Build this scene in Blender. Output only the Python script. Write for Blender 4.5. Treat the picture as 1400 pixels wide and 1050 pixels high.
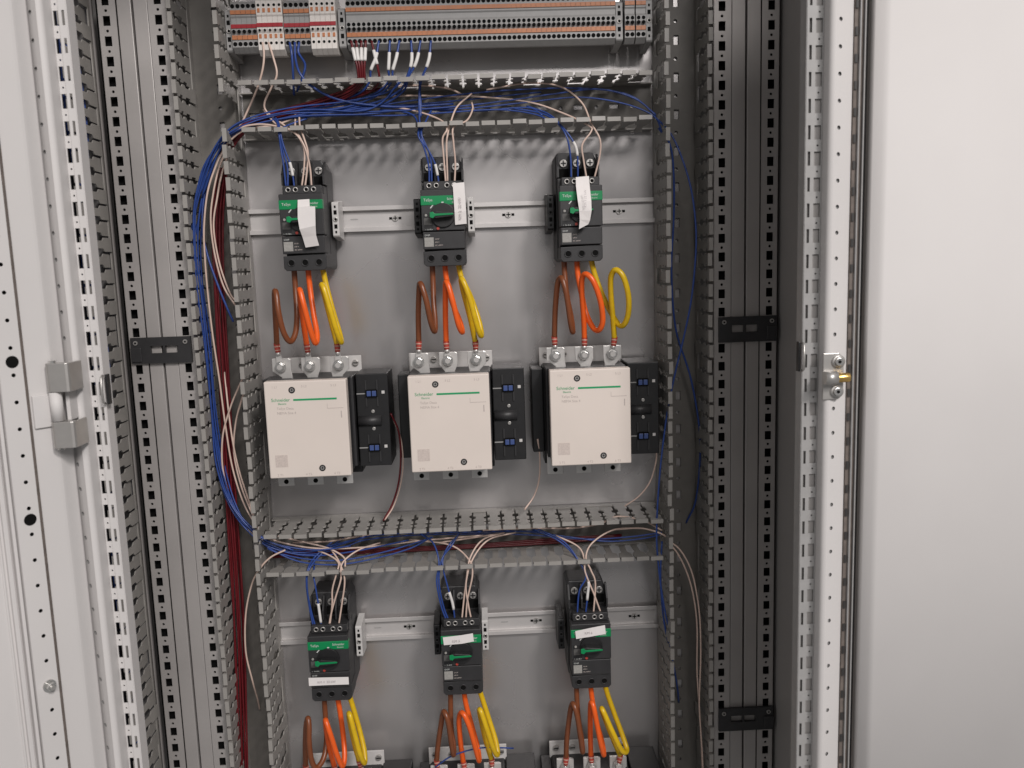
import bpy, bmesh, math, random
from mathutils import Vector, Matrix
random.seed(7)
R = math.radians
S = 0.001                       # geometry below is written in millimetres

# ------------------------------------------------------------------ camera, world, lamps, exposure
scene = bpy.context.scene
for o in list(bpy.data.objects): bpy.data.objects.remove(o)
COL = scene.collection
camd = bpy.data.cameras.new('camera'); cam = bpy.data.objects.new('camera', camd); COL.objects.link(cam)
YAW, PITCH, ROLL, FPX = -0.0307678, -0.1380649, -0.0332998, 1156.693
fw = Vector((-math.sin(YAW)*math.cos(PITCH), math.cos(YAW)*math.cos(PITCH), math.sin(PITCH)))
rt = Vector((math.cos(YAW), math.sin(YAW), 0)); up = rt.cross(fw)
r2 = rt*math.cos(ROLL)+up*math.sin(ROLL); u2 = -rt*math.sin(ROLL)+up*math.cos(ROLL)
m = Matrix((r2, u2, -fw)).transposed().to_4x4(); m.translation = Vector((0.03759, -1.15493, 1.5))
cam.matrix_world = m
camd.sensor_width = 36; camd.lens = 36*FPX/1400; camd.clip_start = 0.05; camd.clip_end = 50
camd.dof.use_dof = True; camd.dof.focus_distance = 1.16; camd.dof.aperture_fstop = 9.0
scene.camera = cam
scene.render.resolution_x = 1024; scene.render.resolution_y = 768

world = bpy.data.worlds.new('World'); scene.world = world; world.use_nodes = True
bg = world.node_tree.nodes['Background']
bg.inputs[0].default_value = (0.985, 0.975, 0.975, 1); bg.inputs[1].default_value = 0.215

def lamp(name, loc, target, sx, sy, power, col):
    d = bpy.data.lights.new(name, 'AREA'); d.shape = 'RECTANGLE'; d.size = sx; d.size_y = sy; d.energy = power; d.color = col
    o = bpy.data.objects.new(name, d); COL.objects.link(o); o.location = loc
    o.rotation_euler = (Vector(target)-Vector(loc)).to_track_quat('-Z', 'Y').to_euler()
    return o
lamp('unseen_lamp', (2.25, -4.1, 4.7), (0.0, 0, 1.4), 0.70, 0.70, 158, (1, 0.95, 0.925))
lamp('unseen_lamp', (1.1, -4.8, 3.9), (0.0, 0, 1.3), 2.6, 1.2, 116, (1, 0.955, 0.935))  # wide front fill added to soften the shade, no known ceiling fixture

vs = scene.view_settings
vs.view_transform = 'Standard'; vs.look = 'None'; vs.exposure = 0.0; vs.gamma = 1; vs.use_curve_mapping = False

# ------------------------------------------------------------------ materials
def mat(name, col, rough=0.5, metal=0.0, var=0.06, scale=40.0, bump=0.0, bscale=400.0, coat=0.0, spec=0.5, rvar=0.0, stretch=None):
    mt = bpy.data.materials.new(name); mt.use_nodes = True
    nt = mt.node_tree; b = nt.nodes['Principled BSDF']
    b.inputs['Roughness'].default_value = rough; b.inputs['Metallic'].default_value = metal
    b.inputs['Coat Weight'].default_value = coat; b.inputs['Specular IOR Level'].default_value = spec
    tc = nt.nodes.new('ShaderNodeTexCoord'); geo = nt.nodes.new('ShaderNodeNewGeometry')
    mp = nt.nodes.new('ShaderNodeMapping'); nt.links.new(geo.outputs['Position'], mp.inputs['Vector'])
    if stretch: mp.inputs['Scale'].default_value = stretch
    nz = nt.nodes.new('ShaderNodeTexNoise'); nz.inputs['Scale'].default_value = scale; nz.inputs['Detail'].default_value = 5
    nt.links.new(mp.outputs['Vector'], nz.inputs['Vector'])
    ramp = nt.nodes.new('ShaderNodeValToRGB')
    ramp.color_ramp.elements[0].position = 0.3; ramp.color_ramp.elements[1].position = 0.7
    ramp.color_ramp.elements[0].color = tuple(max(0, c*(1-var)) for c in col)+(1,)
    ramp.color_ramp.elements[1].color = tuple(min(1, c*(1+var)) for c in col)+(1,)
    nt.links.new(nz.outputs['Fac'], ramp.inputs['Fac']); nt.links.new(ramp.outputs['Color'], b.inputs['Base Color'])
    if rvar:
        n3 = nt.nodes.new('ShaderNodeTexNoise'); n3.inputs['Scale'].default_value = scale*0.6; n3.inputs['Detail'].default_value = 6
        nt.links.new(geo.outputs['Position'], n3.inputs['Vector'])
        mr = nt.nodes.new('ShaderNodeMapRange'); mr.inputs['From Min'].default_value = 0.3; mr.inputs['From Max'].default_value = 0.7
        mr.inputs['To Min'].default_value = rough-rvar; mr.inputs['To Max'].default_value = rough+rvar
        nt.links.new(n3.outputs['Fac'], mr.inputs['Value']); nt.links.new(mr.outputs['Result'], b.inputs['Roughness'])
    if bump:
        n2 = nt.nodes.new('ShaderNodeTexNoise'); n2.inputs['Scale'].default_value = bscale; n2.inputs['Detail'].default_value = 3
        nt.links.new(mp.outputs['Vector'], n2.inputs['Vector'])
        bp = nt.nodes.new('ShaderNodeBump'); bp.inputs['Strength'].default_value = bump; bp.inputs['Distance'].default_value = 0.0006
        nt.links.new(n2.outputs['Fac'], bp.inputs['Height']); nt.links.new(bp.outputs['Normal'], b.inputs['Normal'])
    return mt
M = {
 'paint': mat('grey_paint', (0.62, 0.60, 0.59), 0.58, 0, 0.03, 6, 0.12, 900, spec=0.3),
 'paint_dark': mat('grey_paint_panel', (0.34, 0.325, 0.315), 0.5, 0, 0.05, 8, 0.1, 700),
 'zinc': mat('galvanised_steel', (0.54, 0.52, 0.515), 0.31, 0.68, 0.16, 5, 0.7, 7, rvar=0.11, stretch=(1, 1, 0.45)),
 'post': mat('zinc_post', (0.47, 0.445, 0.43), 0.46, 0.35, 0.06, 12, 0.1, 200, rvar=0.08),
 'rail': mat('rail_steel', (0.58, 0.56, 0.55), 0.42, 0.35, 0.05, 20, 0.1, 200, rvar=0.06),
 'duct': mat('duct_grey', (0.32, 0.305, 0.285), 0.42, 0, 0.05, 60, 0.05, 500),
 'ductbase_shaded': mat('duct_base_shaded', (0.15, 0.14, 0.127), 0.5, 0, 0.08, 60),  # duct plastic coloured darker to carry the shade inside the ducts
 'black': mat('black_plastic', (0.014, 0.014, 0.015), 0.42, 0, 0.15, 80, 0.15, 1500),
 'charcoal': mat('charcoal_plastic', (0.030, 0.0295, 0.031), 0.45, 0, 0.10, 80, 0.2, 1800),
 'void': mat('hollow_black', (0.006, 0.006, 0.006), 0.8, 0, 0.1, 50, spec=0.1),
 'green': mat('green_plastic', (0.0, 0.235, 0.075), 0.38, 0, 0.05, 60),
 'greenprint': mat('green_print', (0.01, 0.32, 0.12), 0.5, 0, 0.05, 60),
 'cover': mat('beige_plastic', (0.74, 0.66, 0.60), 0.45, 0, 0.025, 14, 0.12, 1500),
 'print': mat('grey_print', (0.50, 0.44, 0.41), 0.6, 0, 0.05, 200),
 'palepatch': mat('pale_patch', (0.60, 0.52, 0.475), 0.6, 0, 0.10, 420),
 'whiteprint': mat('white_print', (0.62, 0.64, 0.62), 0.6, 0, 0.05, 200),
 'inkprint': mat('pale_ink', (0.50, 0.46, 0.47), 0.7, 0, 0.08, 200),
 'patch': mat('data_patch', (0.33, 0.32, 0.30), 0.55, 0, 0.12, 500),
 'tin': mat('tinned_copper', (0.66, 0.645, 0.625), 0.36, 0.55, 0.06, 60, 0.1, 500, rvar=0.08),
 'clearplastic': mat('milky_plastic', (0.60, 0.585, 0.57), 0.4, 0, 0.06, 60),
 'steel': mat('bright_steel', (0.72, 0.71, 0.69), 0.24, 0.9, 0.05, 100),
 'satin': mat('satin_steel', (0.50, 0.485, 0.465), 0.4, 0.7, 0.04, 100),
 'brass': mat('brass', (0.76, 0.50, 0.17), 0.26, 0.9, 0.05, 100),
 'brown': mat('brown_pvc', (0.20, 0.062, 0.024), 0.33, 0, 0.08, 90),
 'orange': mat('orange_pvc', (0.86, 0.125, 0.016), 0.33, 0, 0.06, 90),
 'yellow': mat('yellow_pvc', (0.72, 0.47, 0.012), 0.33, 0, 0.08, 120),
 'blue': mat('blue_pvc', (0.025, 0.062, 0.255), 0.36, 0, 0.10, 90),
 'pink': mat('pale_pink_pvc', (0.66, 0.50, 0.425), 0.42, 0, 0.06, 90),
 'red': mat('dark_red_pvc', (0.12, 0.007, 0.011), 0.4, 0, 0.10, 90),
 'sleeve': mat('white_sleeve', (0.74, 0.72, 0.70), 0.5, 0, 0.04, 120),
 'band': mat('pale_copper_band', (0.58, 0.33, 0.26), 0.4, 0.1, 0.15, 160),
 'shrink': mat('red_shrink', (0.42, 0.055, 0.04), 0.4, 0, 0.12, 160),
 'paper': mat('label_paper', (0.80, 0.765, 0.75), 0.7, 0, 0.03, 60, 0.2, 250),
 'tgrey': mat('terminal_grey', (0.34, 0.335, 0.33), 0.45, 0, 0.05, 90),
 'twhite': mat('terminal_white', (0.72, 0.68, 0.64), 0.45, 0, 0.04, 90),
 'torange': mat('terminal_orange', (0.50, 0.185, 0.075), 0.45, 0, 0.08, 90),
 'tred': mat('terminal_red', (0.36, 0.012, 0.022), 0.45, 0, 0.06, 90),
 'scale_grey': mat('scale_grey', (0.085, 0.083, 0.08), 0.5, 0, 0.2, 300),
 'clip_blue': mat('blue_clip', (0.05, 0.085, 0.24), 0.4, 0, 0.08, 90),
 'seal': mat('rubber_seal', (0.035, 0.033, 0.032), 0.6, 0, 0.1, 90),
 'seal_brown': mat('seal_foam', (0.15, 0.125, 0.11), 0.75, 0, 0.2, 120),
 'bracket': mat('bracket_grey', (0.34, 0.335, 0.33), 0.5, 0, 0.05, 90),
}

# ------------------------------------------------------------------ helpers
class MB:
    """collects vertices and faces in millimetres"""
    def __init__(s): s.v = []; s.f = []; s.sm = []
    def add(s, vs, fs, smooth=False):
        n = len(s.v); s.v += [tuple(v) for v in vs]
        for f in fs: s.f.append([n+i for i in f]); s.sm.append(smooth)
        return s
    def box(s, x0, x1, y0, y1, z0, z1):
        if x0 > x1: x0, x1 = x1, x0
        if y0 > y1: y0, y1 = y1, y0
        if z0 > z1: z0, z1 = z1, z0
        return s.add([(x0,y0,z0),(x1,y0,z0),(x1,y1,z0),(x0,y1,z0),(x0,y0,z1),(x1,y0,z1),(x1,y1,z1),(x0,y1,z1)],
              [(0,3,2,1),(4,5,6,7),(0,1,5,4),(1,2,6,5),(2,3,7,6),(3,0,4,7)])
    def prism(s, poly, axis, a0, a1, smooth=False):
        """poly: 2D points; axis 'x' -> poly is (y,z); 'y' -> (x,z); 'z' -> (x,y)"""
        def q(p, a): return (a,p[0],p[1]) if axis == 'x' else (p[0],a,p[1]) if axis == 'y' else (p[0],p[1],a)
        n = len(poly)
        s.add([q(p,a0) for p in poly]+[q(p,a1) for p in poly], [list(range(n)), list(range(2*n-1, n-1, -1))])
        k = len(s.v)-2*n
        for i in range(n):
            j = (i+1) % n; s.f.append([k+i, k+n+i, k+n+j, k+j]); s.sm.append(smooth)
        return s
    def cyl(s, c, axis, r, a0, a1, n=16, r2=None, smooth=True):
        r2 = r if r2 is None else r2
        def q(u, w, a): return (a,c[0]+u,c[1]+w) if axis == 'x' else (c[0]+u,a,c[1]+w) if axis == 'y' else (c[0]+u,c[1]+w,a)
        A = [2*math.pi*(i+0.5)/n for i in range(n)]
        s.add([q(r*math.cos(t), r*math.sin(t), a0) for t in A]+[q(r2*math.cos(t), r2*math.sin(t), a1) for t in A],
              [list(range(n)), list(range(2*n-1, n-1, -1))])
        k = len(s.v)-2*n
        for i in range(n):
            j = (i+1) % n; s.f.append([k+i, k+n+i, k+n+j, k+j]); s.sm.append(smooth)
        return s
    def ring(s, c, ro, ri, y0, y1, n=16):
        """washer facing -Y, centred (x,z)"""
        A = [2*math.pi*i/n for i in range(n)]; V = []
        for r, y in ((ro,y0),(ri,y0),(ro,y1),(ri,y1)): V += [(c[0]+r*math.cos(t), y, c[1]+r*math.sin(t)) for t in A]
        F = []
        for i in range(n):
            j = (i+1) % n
            F += [(i,j,n+j,n+i), (2*n+i,2*n+j,j,i), (n+i,n+j,3*n+j,3*n+i)]
        return s.add(V, F, True)
    def tube(s, pts, r, n=8, cap=True):
        P = [Vector(p) for p in pts]; k = len(P); V = []; F = []
        t0 = (P[1]-P[0]).normalized(); ref = Vector((0,1,0)) if abs(t0.y) < 0.9 else Vector((1,0,0))
        nrm = (ref - t0*ref.dot(t0)).normalized()
        for i in range(k):
            t = (P[min(i+1,k-1)]-P[max(i-1,0)]).normalized()
            nrm = (nrm - t*nrm.dot(t)).normalized(); b = t.cross(nrm)
            rr = r[i] if isinstance(r, (list,tuple)) else r
            V += [P[i]+(nrm*math.cos(2*math.pi*j/n)+b*math.sin(2*math.pi*j/n))*rr for j in range(n)]
        for i in range(k-1):
            for j in range(n):
                F.append((i*n+j, (i+1)*n+j, (i+1)*n+(j+1) % n, i*n+(j+1) % n))
        s.add(V, F, True)
        if cap:
            b0 = len(s.v)-k*n
            s.f += [[b0+j for j in range(n-1,-1,-1)], [b0+(k-1)*n+j for j in range(n)]]; s.sm += [False, False]
        return s
    def mesh(s, name, material, off=(0,0,0)):
        me = bpy.data.meshes.new(name)
        me.from_pydata([((v[0]-off[0])*S, (v[1]-off[1])*S, (v[2]-off[2])*S) for v in s.v], [], s.f)
        me.polygons.foreach_set('use_smooth', s.sm); me.materials.append(material)
        bm = bmesh.new(); bm.from_mesh(me); bmesh.ops.recalc_face_normals(bm, faces=bm.faces); bm.to_mesh(me); bm.free()
        return me

def tag(o, label=None, cat=None, group=None, kind=None):
    if label: o['label'] = label
    if cat: o['category'] = cat
    if group: o['group'] = group
    if kind: o['kind'] = kind
    return o
def thing(name, loc, label, cat, group=None):
    o = bpy.data.objects.new(name, None); COL.objects.link(o); o.empty_display_size = 0.02
    o.location = Vector(loc)*S
    return tag(o, label, cat, group)
def origin(o):
    p = Vector((0,0,0))
    while o is not None: p += o.location; o = o.parent
    return p/S
def put(mb, name, material, parent=None, bevel=0, seg=2, solid=0, solid_off=-1, local=False):
    off = (0,0,0) if (local or parent is None) else origin(parent)
    o = bpy.data.objects.new(name, mb.mesh(name, M[material], off)); COL.objects.link(o); o.parent = parent
    if solid:
        md = o.modifiers.new('thickness', 'SOLIDIFY'); md.thickness = solid*S; md.offset = solid_off
    if bevel:
        md = o.modifiers.new('bevel', 'BEVEL'); md.width = bevel*S; md.segments = seg; md.limit_method = 'ANGLE'; md.angle_limit = R(40)
    return o
def link(me, name, parent, loc):
    o = bpy.data.objects.new(name, me); COL.objects.link(o); o.parent = parent; o.location = Vector(loc)*S
    return o
def copy_tree(o, parent=None):
    c = o.copy(); COL.objects.link(c); c.parent = parent
    for ch in list(o.children): copy_tree(ch, c)
    return c
TXT = {}
def text(s, size, parent, loc, material, name='lettering', rot=0, stretch=1.0, local=False, bold=0):
    key = (s, size, material, rot, stretch)
    if key not in TXT:
        cu = bpy.data.curves.new('t', 'FONT'); cu.body = s; cu.size = size*S; cu.extrude = 0.00006; cu.offset = bold*S; cu.resolution_u = 3
        t = bpy.data.objects.new('t', cu); COL.objects.link(t)
        dg = bpy.context.evaluated_depsgraph_get(); me = bpy.data.meshes.new_from_object(t.evaluated_get(dg))
        bpy.data.objects.remove(t); ca, sa = math.cos(rot), math.sin(rot)
        for v in me.vertices:
            x, y, z = v.co; x *= stretch; v.co = (x*ca-y*sa, -z, x*sa+y*ca)
        me.materials.clear(); me.materials.append(M[material]); TXT[key] = me
    off = Vector((0,0,0)) if local else origin(parent)
    return link(TXT[key], name, parent, Vector(loc)-off)

def holed(mb, fn, u0, u1, v0, v1, holes):
    """sheet in (u,v) with rectangular ('r',u,v,hu,hv) and octagonal ('o',u,v,r) holes stacked along v; all holes span a band of their own"""
    hs = sorted(holes, key=lambda h: h[2]); v = v0
    def quad(a, b, c, d): mb.add([fn(*a), fn(*b), fn(*c), fn(*d)], [(0,1,2,3)])
    for h in hs:
        hv = h[4]/2 if h[0] == 'r' else h[3]*1.25
        hu = h[3]/2 if h[0] == 'r' else h[3]*1.25
        lo, hi = h[2]-hv, h[2]+hv
        if lo <= v or hi >= v1: continue
        quad((u0,v),(u1,v),(u1,lo),(u0,lo))
        a, b = h[1]-hu, h[1]+hu
        quad((u0,lo),(a,lo),(a,hi),(u0,hi)); quad((b,lo),(u1,lo),(u1,hi),(b,hi))
        if h[0] == 'o':
            I = [(h[1]+h[3]*math.cos(R(22.5+45*k)), h[2]+h[3]*math.sin(R(22.5+45*k))) for k in range(8)]
            C = [(b,hi),(a,hi),(a,lo),(b,lo)]
            V = [fn(*p) for p in I+C]
            mb.add(V, [(0,1,8),(1,2,9,8),(2,3,9),(3,4,10,9),(4,5,10),(5,6,11,10),(6,7,11),(7,0,8,11)])
        v = hi
    quad((u0,v),(u1,v),(u1,v1),(u0,v1))

ZB, ZT = 640, 1900              # the stretch of cabinet that is built

# ------------------------------------------------------------------ the cabinet
cab = thing('electrical_cabinet', (0, 70, ZB), 'grey sheet steel switchgear cabinet with perforated frame posts and bare back plate', 'cabinet')
b = MB(); b.box(-352, 352, 70, 73, ZB, ZT); put(b, 'mounting_plate', 'zinc', cab)
for x in (-284.5, 284.5):
    b = MB(); b.box(x-1.2, x+1.2, 68.8, 69.9, ZB, ZT); put(b, 'plate_fold', 'zinc', cab)
b = MB(); b.box(-760, 760, -318, 118, 2045, 2048); put(b, 'unseen_roof_panel', 'paint', cab)  # unseen roof, added and set in height to shade the terminal row
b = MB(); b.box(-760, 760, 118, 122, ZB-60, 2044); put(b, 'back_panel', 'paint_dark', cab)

def frame_post(xh, outer):
    """one perforated post: xh = x of the hole row, outer = -1/+1 the side of its free edge"""
    h = [('r', xh, 1828.28-25*k, 9.0, 12.2) for k in range(-2, 47)]+[('o', xh, 1815.78-25*k, 1.9) for k in range(-2, 47)]
    b = MB(); a0, a1 = sorted((xh+outer*9.8, xh-outer*12.5))
    holed(b, lambda u, v: (u, 0, v), a0, a1, ZB, ZT, h)
    b.add([(xh+outer*9.8, 0, ZB), (xh+outer*9.8, 0, ZT), (xh+outer*9.8, 40, ZT), (xh+outer*9.8, 40, ZB)], [(0,1,2,3)])
    p = put(b, 'frame_post', 'post', cab, solid=1.6, solid_off=0)
    b = MB(); c0, c1 = sorted((xh-outer*13.6, xh-outer*31.6))
    b.box(c0, c1, 0.6, 30, ZB, ZT); put(b, 'post_face', 'post', p, bevel=0.9)
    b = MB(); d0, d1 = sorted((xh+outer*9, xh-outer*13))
    b.box(d0, d1, 9, 12, ZB, ZT); put(b, 'post_hole_shade', 'void', p)  # black sheet added behind the holes so they look dark inside
    return p
for xh, ou in ((-430.4, -1), (-364.5, 1), (364.5, -1), (430.3, 1)): frame_post(xh, ou)
for xc in (-397.4, 397.4):
    b = MB(); b.box(xc-1.4, xc+1.4, 14, 24, ZB, ZT); put(b, 'joint_filler', 'seal', cab)

b = MB(); b.box(-449.8, -441.5, 16, 22, ZB, ZT); put(b, 'joint_filler', 'void', cab)  # black strip added so the open gap beside the post reads dark
def bracket(xc, zc, flip):
    b = MB()
    t = 4.5
    for x0, x1, z0, z1 in ((-40, 40, 6, 17.5), (-40, 40, -17.5, -4), (-40, -14*1.0, -4, 6), (2.5, 5.5, -4, 6), (22, 40, -4, 6)):
        b.box(xc+x0*flip, xc+x1*flip, -t-0.8, -0.8, zc+z0, zc+z1)
    o = put(b, 'connector_bracket', 'charcoal', cab)
    for sx in (-33, 33):
        b = MB(); b.cyl((xc+sx, zc+10.5), 'y', 3.0, -t-2.4, -t-0.8, 12); put(b, 'screw', 'satin', o)
        b = MB(); b.cyl((xc+sx, zc+10.5), 'y', 1.4, -t-2.9, -t-2.3, 6); put(b, 'screw_socket', 'void', o)
    b = MB(); b.box(xc-40.5*flip, xc-26*flip, -t-2.6, -t-0.8, zc-15, zc+4); put(b, 'clip_tab', 'charcoal', o, bevel=0.8)
    return o
bracket(-397.4, 1404, 1); bracket(399.5, 1404, -1); bracket(400, 831, -1)

# partition on the right, neighbour's plate edge on the left
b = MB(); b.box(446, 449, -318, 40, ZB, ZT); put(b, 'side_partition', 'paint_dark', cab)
b = MB(); b.prism([(-458,8),(-455,8),(-452.5,5),(-451,1),(-450,4),(-451,10),(-453,13),(-458,13)], 'z', ZB, ZT)
put(b, 'neighbour_plate_edge', 'post', cab)
b = MB(); b.box(-760, -456, 9, 12, ZB, ZT); put(b, 'neighbour_plate', 'zinc', cab)

def front_frame(side):
    """front rim of the cabinet opening; side -1 left, +1 right"""
    if side > 0: f0, f1, fd, zp, s0, s1, q0, q1 = 376, 402, 386.8, 1722.16, 359, 366.6, 366.9, 380, 
    else:        f0, f1, fd, zp, s0, s1, q0, q1 = -354, -404, -368, 1720.5, -340.4, -347.5, -347.8, -360
    b = MB(); a0, a1 = sorted((f0+side*5, f1))
    YS = lambda u: -324+(0.45 if side > 0 else 0.8)*side*(u-fd)          # rim folded back at a slant, made steeper on the left to darken it
    holed(b, lambda u, v: (u, YS(u), v), a0, a1, ZB, ZT, [('o', fd, zp-25*k, 2.1) for k in range(-6, 43)])
    arc = [(f0+side*5-side*5*math.sin(R(15*k)), YS(f0+side*5)+5-5*math.cos(R(15*k))) for k in range(7)]
    arc.append((f0, -311))
    n = len(arc)
    b.add([(x,y,ZB) for x, y in arc]+[(x,y,ZT) for x, y in arc], [(i,i+1,n+i+1,n+i) for i in range(n-1)], True)
    b.add([(f1,YS(f1),ZB),(f1,YS(f1),ZT),(f1,-296,ZT),(f1,-296,ZB)], [(0,1,2,3)])
    fr = put(b, 'front_frame', 'paint', cab)
    b = MB(); b.box(fd-3, fd+3, -321.2, -320.2, ZB, ZT); put(b, 'frame_backing', 'bracket', fr)
    b = MB(); u0, u1 = sorted((s0, s1))
    holed(b, lambda u, v: (u, -312, v), u0, u1, ZB, ZT, [('r', (s0+s1)/2-side*0.4, zp-2-25*k, 2.6, 13.5) for k in range(-6, 43)])
    b.add([(s0,-312,ZB),(s0,-312,ZT),(s0,-296,ZT),(s0,-296,ZB)], [(0,1,2,3)])
    put(b, 'slotted_strip', 'paint' if side < 0 else 'bracket', fr, solid=1.2, solid_off=0)
    b = MB(); u0, u1 = sorted((q0, q1))
    holed(b, lambda u, v: (u, -310.5, v), u0, u1, ZB, ZT, [('r', q0+side*(3.1 if side < 0 else 4.4), zp-2-25*k, 4.6 if side < 0 else 6.6, 13.5) for k in range(-6, 43)]+
          [('o', q0+side*(3.1 if side < 0 else 4.4), zp-14.5-25*k, 1.0) for k in range(-6, 43)])
    put(b, 'punched_strip', 'paint' if side < 0 else 'bracket', fr, solid=1.2, solid_off=0)
    # small wire clip on the strip
    zc = 1400 if side > 0 else 1393
    b = MB(); xs = s0-side*1.5
    pts = [(xs, -316, zc-14), (xs, -320, zc-12), (xs, -321, zc), (xs, -320, zc+12), (xs, -316, zc+14)]
    b.tube(pts, 1.3, 8); put(b, 'strip_clip', 'satin', fr)
    b = MB(); b.box(s0-side*5.5, s0-side*3.2, -316, -309, zc-15, zc+15); put(b, 'clip_body', 'black', fr, bevel=0.6)
    return fr
fl = front_frame(-1); frr = front_frame(1)
b = MB(); b.box(359.6, 380, -308.6, -307.6, ZB, ZT); put(b, 'strip_backing', 'paint_dark', frr)

# gaskets beside the right frame
for x0, x1, y0, mt in ((402.3, 406.6, -319, 'seal_brown'), (406.6, 408.0, -322, 'bracket'), (408.0, 411.2, -319, 'seal_brown'), (411.2, 412.6, -322, 'bracket'), (412.6, 416.4, -318, 'seal')):
    b = MB(); b.box(x0, x1, y0, -300, ZB, ZT); put(b, 'door_gasket', mt, cab, bevel=0.4)
g = [o for o in cab.children if o.name.startswith('door_gasket')]
for k in range(-5, 38):
    b = MB(); b.box(403, 405.4, -320.2, -318.5, 1712-25*k-4, 1712-25*k+4); put(b, 'gasket_notch', 'seal', g[0])

# keeper with brass roller on the right frame
kp = thing('door_keeper', (384.5, -325, 1380), 'steel door catch with brass roller and two bolts on the white right frame', 'door catch')
b = MB(); b.prism([(374,1357),(390,1357),(395,1362),(395,1399),(390,1404),(374,1404)], 'y', -328, -325); put(b, 'catch_plate', 'satin', kp, bevel=0.8)
for x, z in ((389, 1395.5), (388, 1365.5)):
    b = MB(); b.ring((x, z), 6.6, 3.0, -329.6, -328, 20); wsh = put(b, 'washer', 'satin', kp)
    b = MB(); b.cyl((x, z), 'y', 4.2, -332.5, -329, 18, 3.9); bo = put(b, 'bolt', 'steel', kp, bevel=0.6)
    b = MB(); b.cyl((x, z), 'y', 1.7, -333.0, -332.3, 6); put(b, 'bolt_socket', 'void', bo)
b = MB(); b.cyl((-335, 1380), 'x', 6.6, 372.5, 385, 20); b.box(373, 384.5, -335, -327.5, 1374, 1386); put(b, 'roller_holder', 'satin', kp)
b = MB(); b.cyl((-335, 1380), 'x', 4.7, 385, 397.5, 20); put(b, 'brass_roller', 'brass', kp, bevel=0.5)

# closed door of the neighbouring cabinet on the right
dr = thing('cabinet_door', (600, -337, ZB), 'plain closed light grey door filling the right side', 'door')
b = MB(); poly = [(416.8,-322),(416.8,-329.5),(417.5,-330.5),(423.5,-335.5),(426,-337.2),(429,-338)]+[(900,-338),(900,-324)]
b.prism(poly, 'z', ZB-100, ZT+150, True); put(b, 'door_panel', 'paint', dr)

# ------------------------------------------------------------------ open door on the left, swung outwards
U = Vector((-0.65, -0.76, 0)); N = Vector((0.76, -0.65, 0)); H0 = Vector((-365, -335, 0))
def dpt(s, n, z): p = H0+U*s+N*n; return (p.x, p.y, z)
door = thing('cabinet_door', (-400, -380, ZB), 'open light grey door with drilled stiffener at the left edge', 'door')
def dprism(poly, z0, z1, name, mt, parent, smooth=False, **k):
    q = MB(); q.prism([dpt(s_, n_, 0)[:2] for s_, n_ in poly], 'z', z0, z1, smooth); return put(q, name, mt, parent, **k)
dprism([(-3.5,-16),(-3.5,-8.5),(-2.8,-7.2),(-1.6,-6.2),(10.5,-0.9),(12.5,-0.2),(15,0),(35.0,0),(35.0,-4),(62,-4),(62,-14)], ZB-60, ZT, 'door_rim', 'paint', door)
dprism([(35.2,-3.8),(35.2,1.0),(36.5,1.8),(39.3,1.8),(39.3,-3.8)], ZB-60, ZT, 'door_gasket', 'seal_brown', door)
dprism([(62,-3.2),(760,-3.2),(760,-14),(62,-14)], ZB-60, ZT, 'door_panel', 'paint', door)
b = MB()
holed(b, lambda s_, z: dpt(s_, 5.5, z), 39.5, 59.5, ZB-60, ZT, [('o', 48, 1516.74-25*k, 1.9) for k in range(-6, 37) if k not in (16,)])
for s_ in (39.5, 59.5):
    b.add([dpt(s_,5.5,ZB-60), dpt(s_,5.5,ZT), dpt(s_,-4,ZT), dpt(s_,-4,ZB-60)], [(0,1,2,3)])
st = put(b, 'drilled_stiffener', 'paint', door)
dprism([(40.5,1.5),(58,1.5),(58,0),(40.5,0)], ZB-60, ZT, 'stiffener_hole_shade', 'void', st)  # black sheet behind the drilled holes, standing for the shade inside
for s0_, s1_, n_ in ((60.5, 63.5, 3.0), (65.5, 69.5, 1.0), (72, 74, -1.5)):
    dprism([(s0_,-3.2),(s0_,n_-0.6),(s0_+0.6,n_),(s1_-0.6,n_),(s1_,n_-0.6),(s1_,-3.2)], ZB-60, ZT, 'panel_bead', 'paint', door)
for z in (1429, 1281):      # round knock-outs
    q = MB(); A = [2*math.pi*k/18 for k in range(18)]
    q.add([dpt(48+5.6*math.cos(t), 5.9, z+5.6*math.sin(t)) for t in A], [list(range(18))]); put(q, 'large_hole', 'void', st)
q = MB(); c = dpt(48, 5.5, 1116.5)
q.tube([Vector(c), Vector(c)+N*1.5], 6.0, 18); nut = put(q, 'washer', 'steel', st)
q = MB(); q.tube([Vector(c)+N*1.5, Vector(c)+N*6.5], 4.3, 6); put(q, 'stud_nut', 'steel', st, bevel=0.4)
q = MB(); q.tube([Vector(c)+N*6, Vector(c)+N*9], 2.2, 10); put(q, 'stud', 'satin', st)

# hinge joining door and frame
hg = door
for z0, z1 in ((1397.5, 1424.5), (1344, 1369)):
    b = MB(); poly = [(-368+6*math.cos(R(a)), -352+6*math.sin(R(a))) for a in range(90, 271, 15)]+[(-354,-358),(-352,-357),(-351,-355),(-351,-331),(-354,-331),(-353,-348),(-368,-346)]
    b.prism(poly, 'z', z0, z1, False); k_ = put(b, 'knuckle', 'satin', hg, bevel=0.5)
    b = MB(); b.cyl((-368, -352), 'z', 3.6, z0-2.2, z1+2.2, 16); put(b, 'pin_end', 'steel', k_)
b = MB(); b.cyl((-368, -352), 'z', 5.6, 1369.5, 1397, 20); put(b, 'centre_knuckle', 'paint', hg)
q = MB(); q.prism([dpt(s_, n_, 0)[:2] for s_, n_ in ((9,0.3),(9,6),(14,4.6),(17,2.6),(33,2.6),(33.6,0.3))], 'z', 1364, 1395); put(q, 'door_leaf', 'paint', hg, bevel=0.6)
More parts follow.
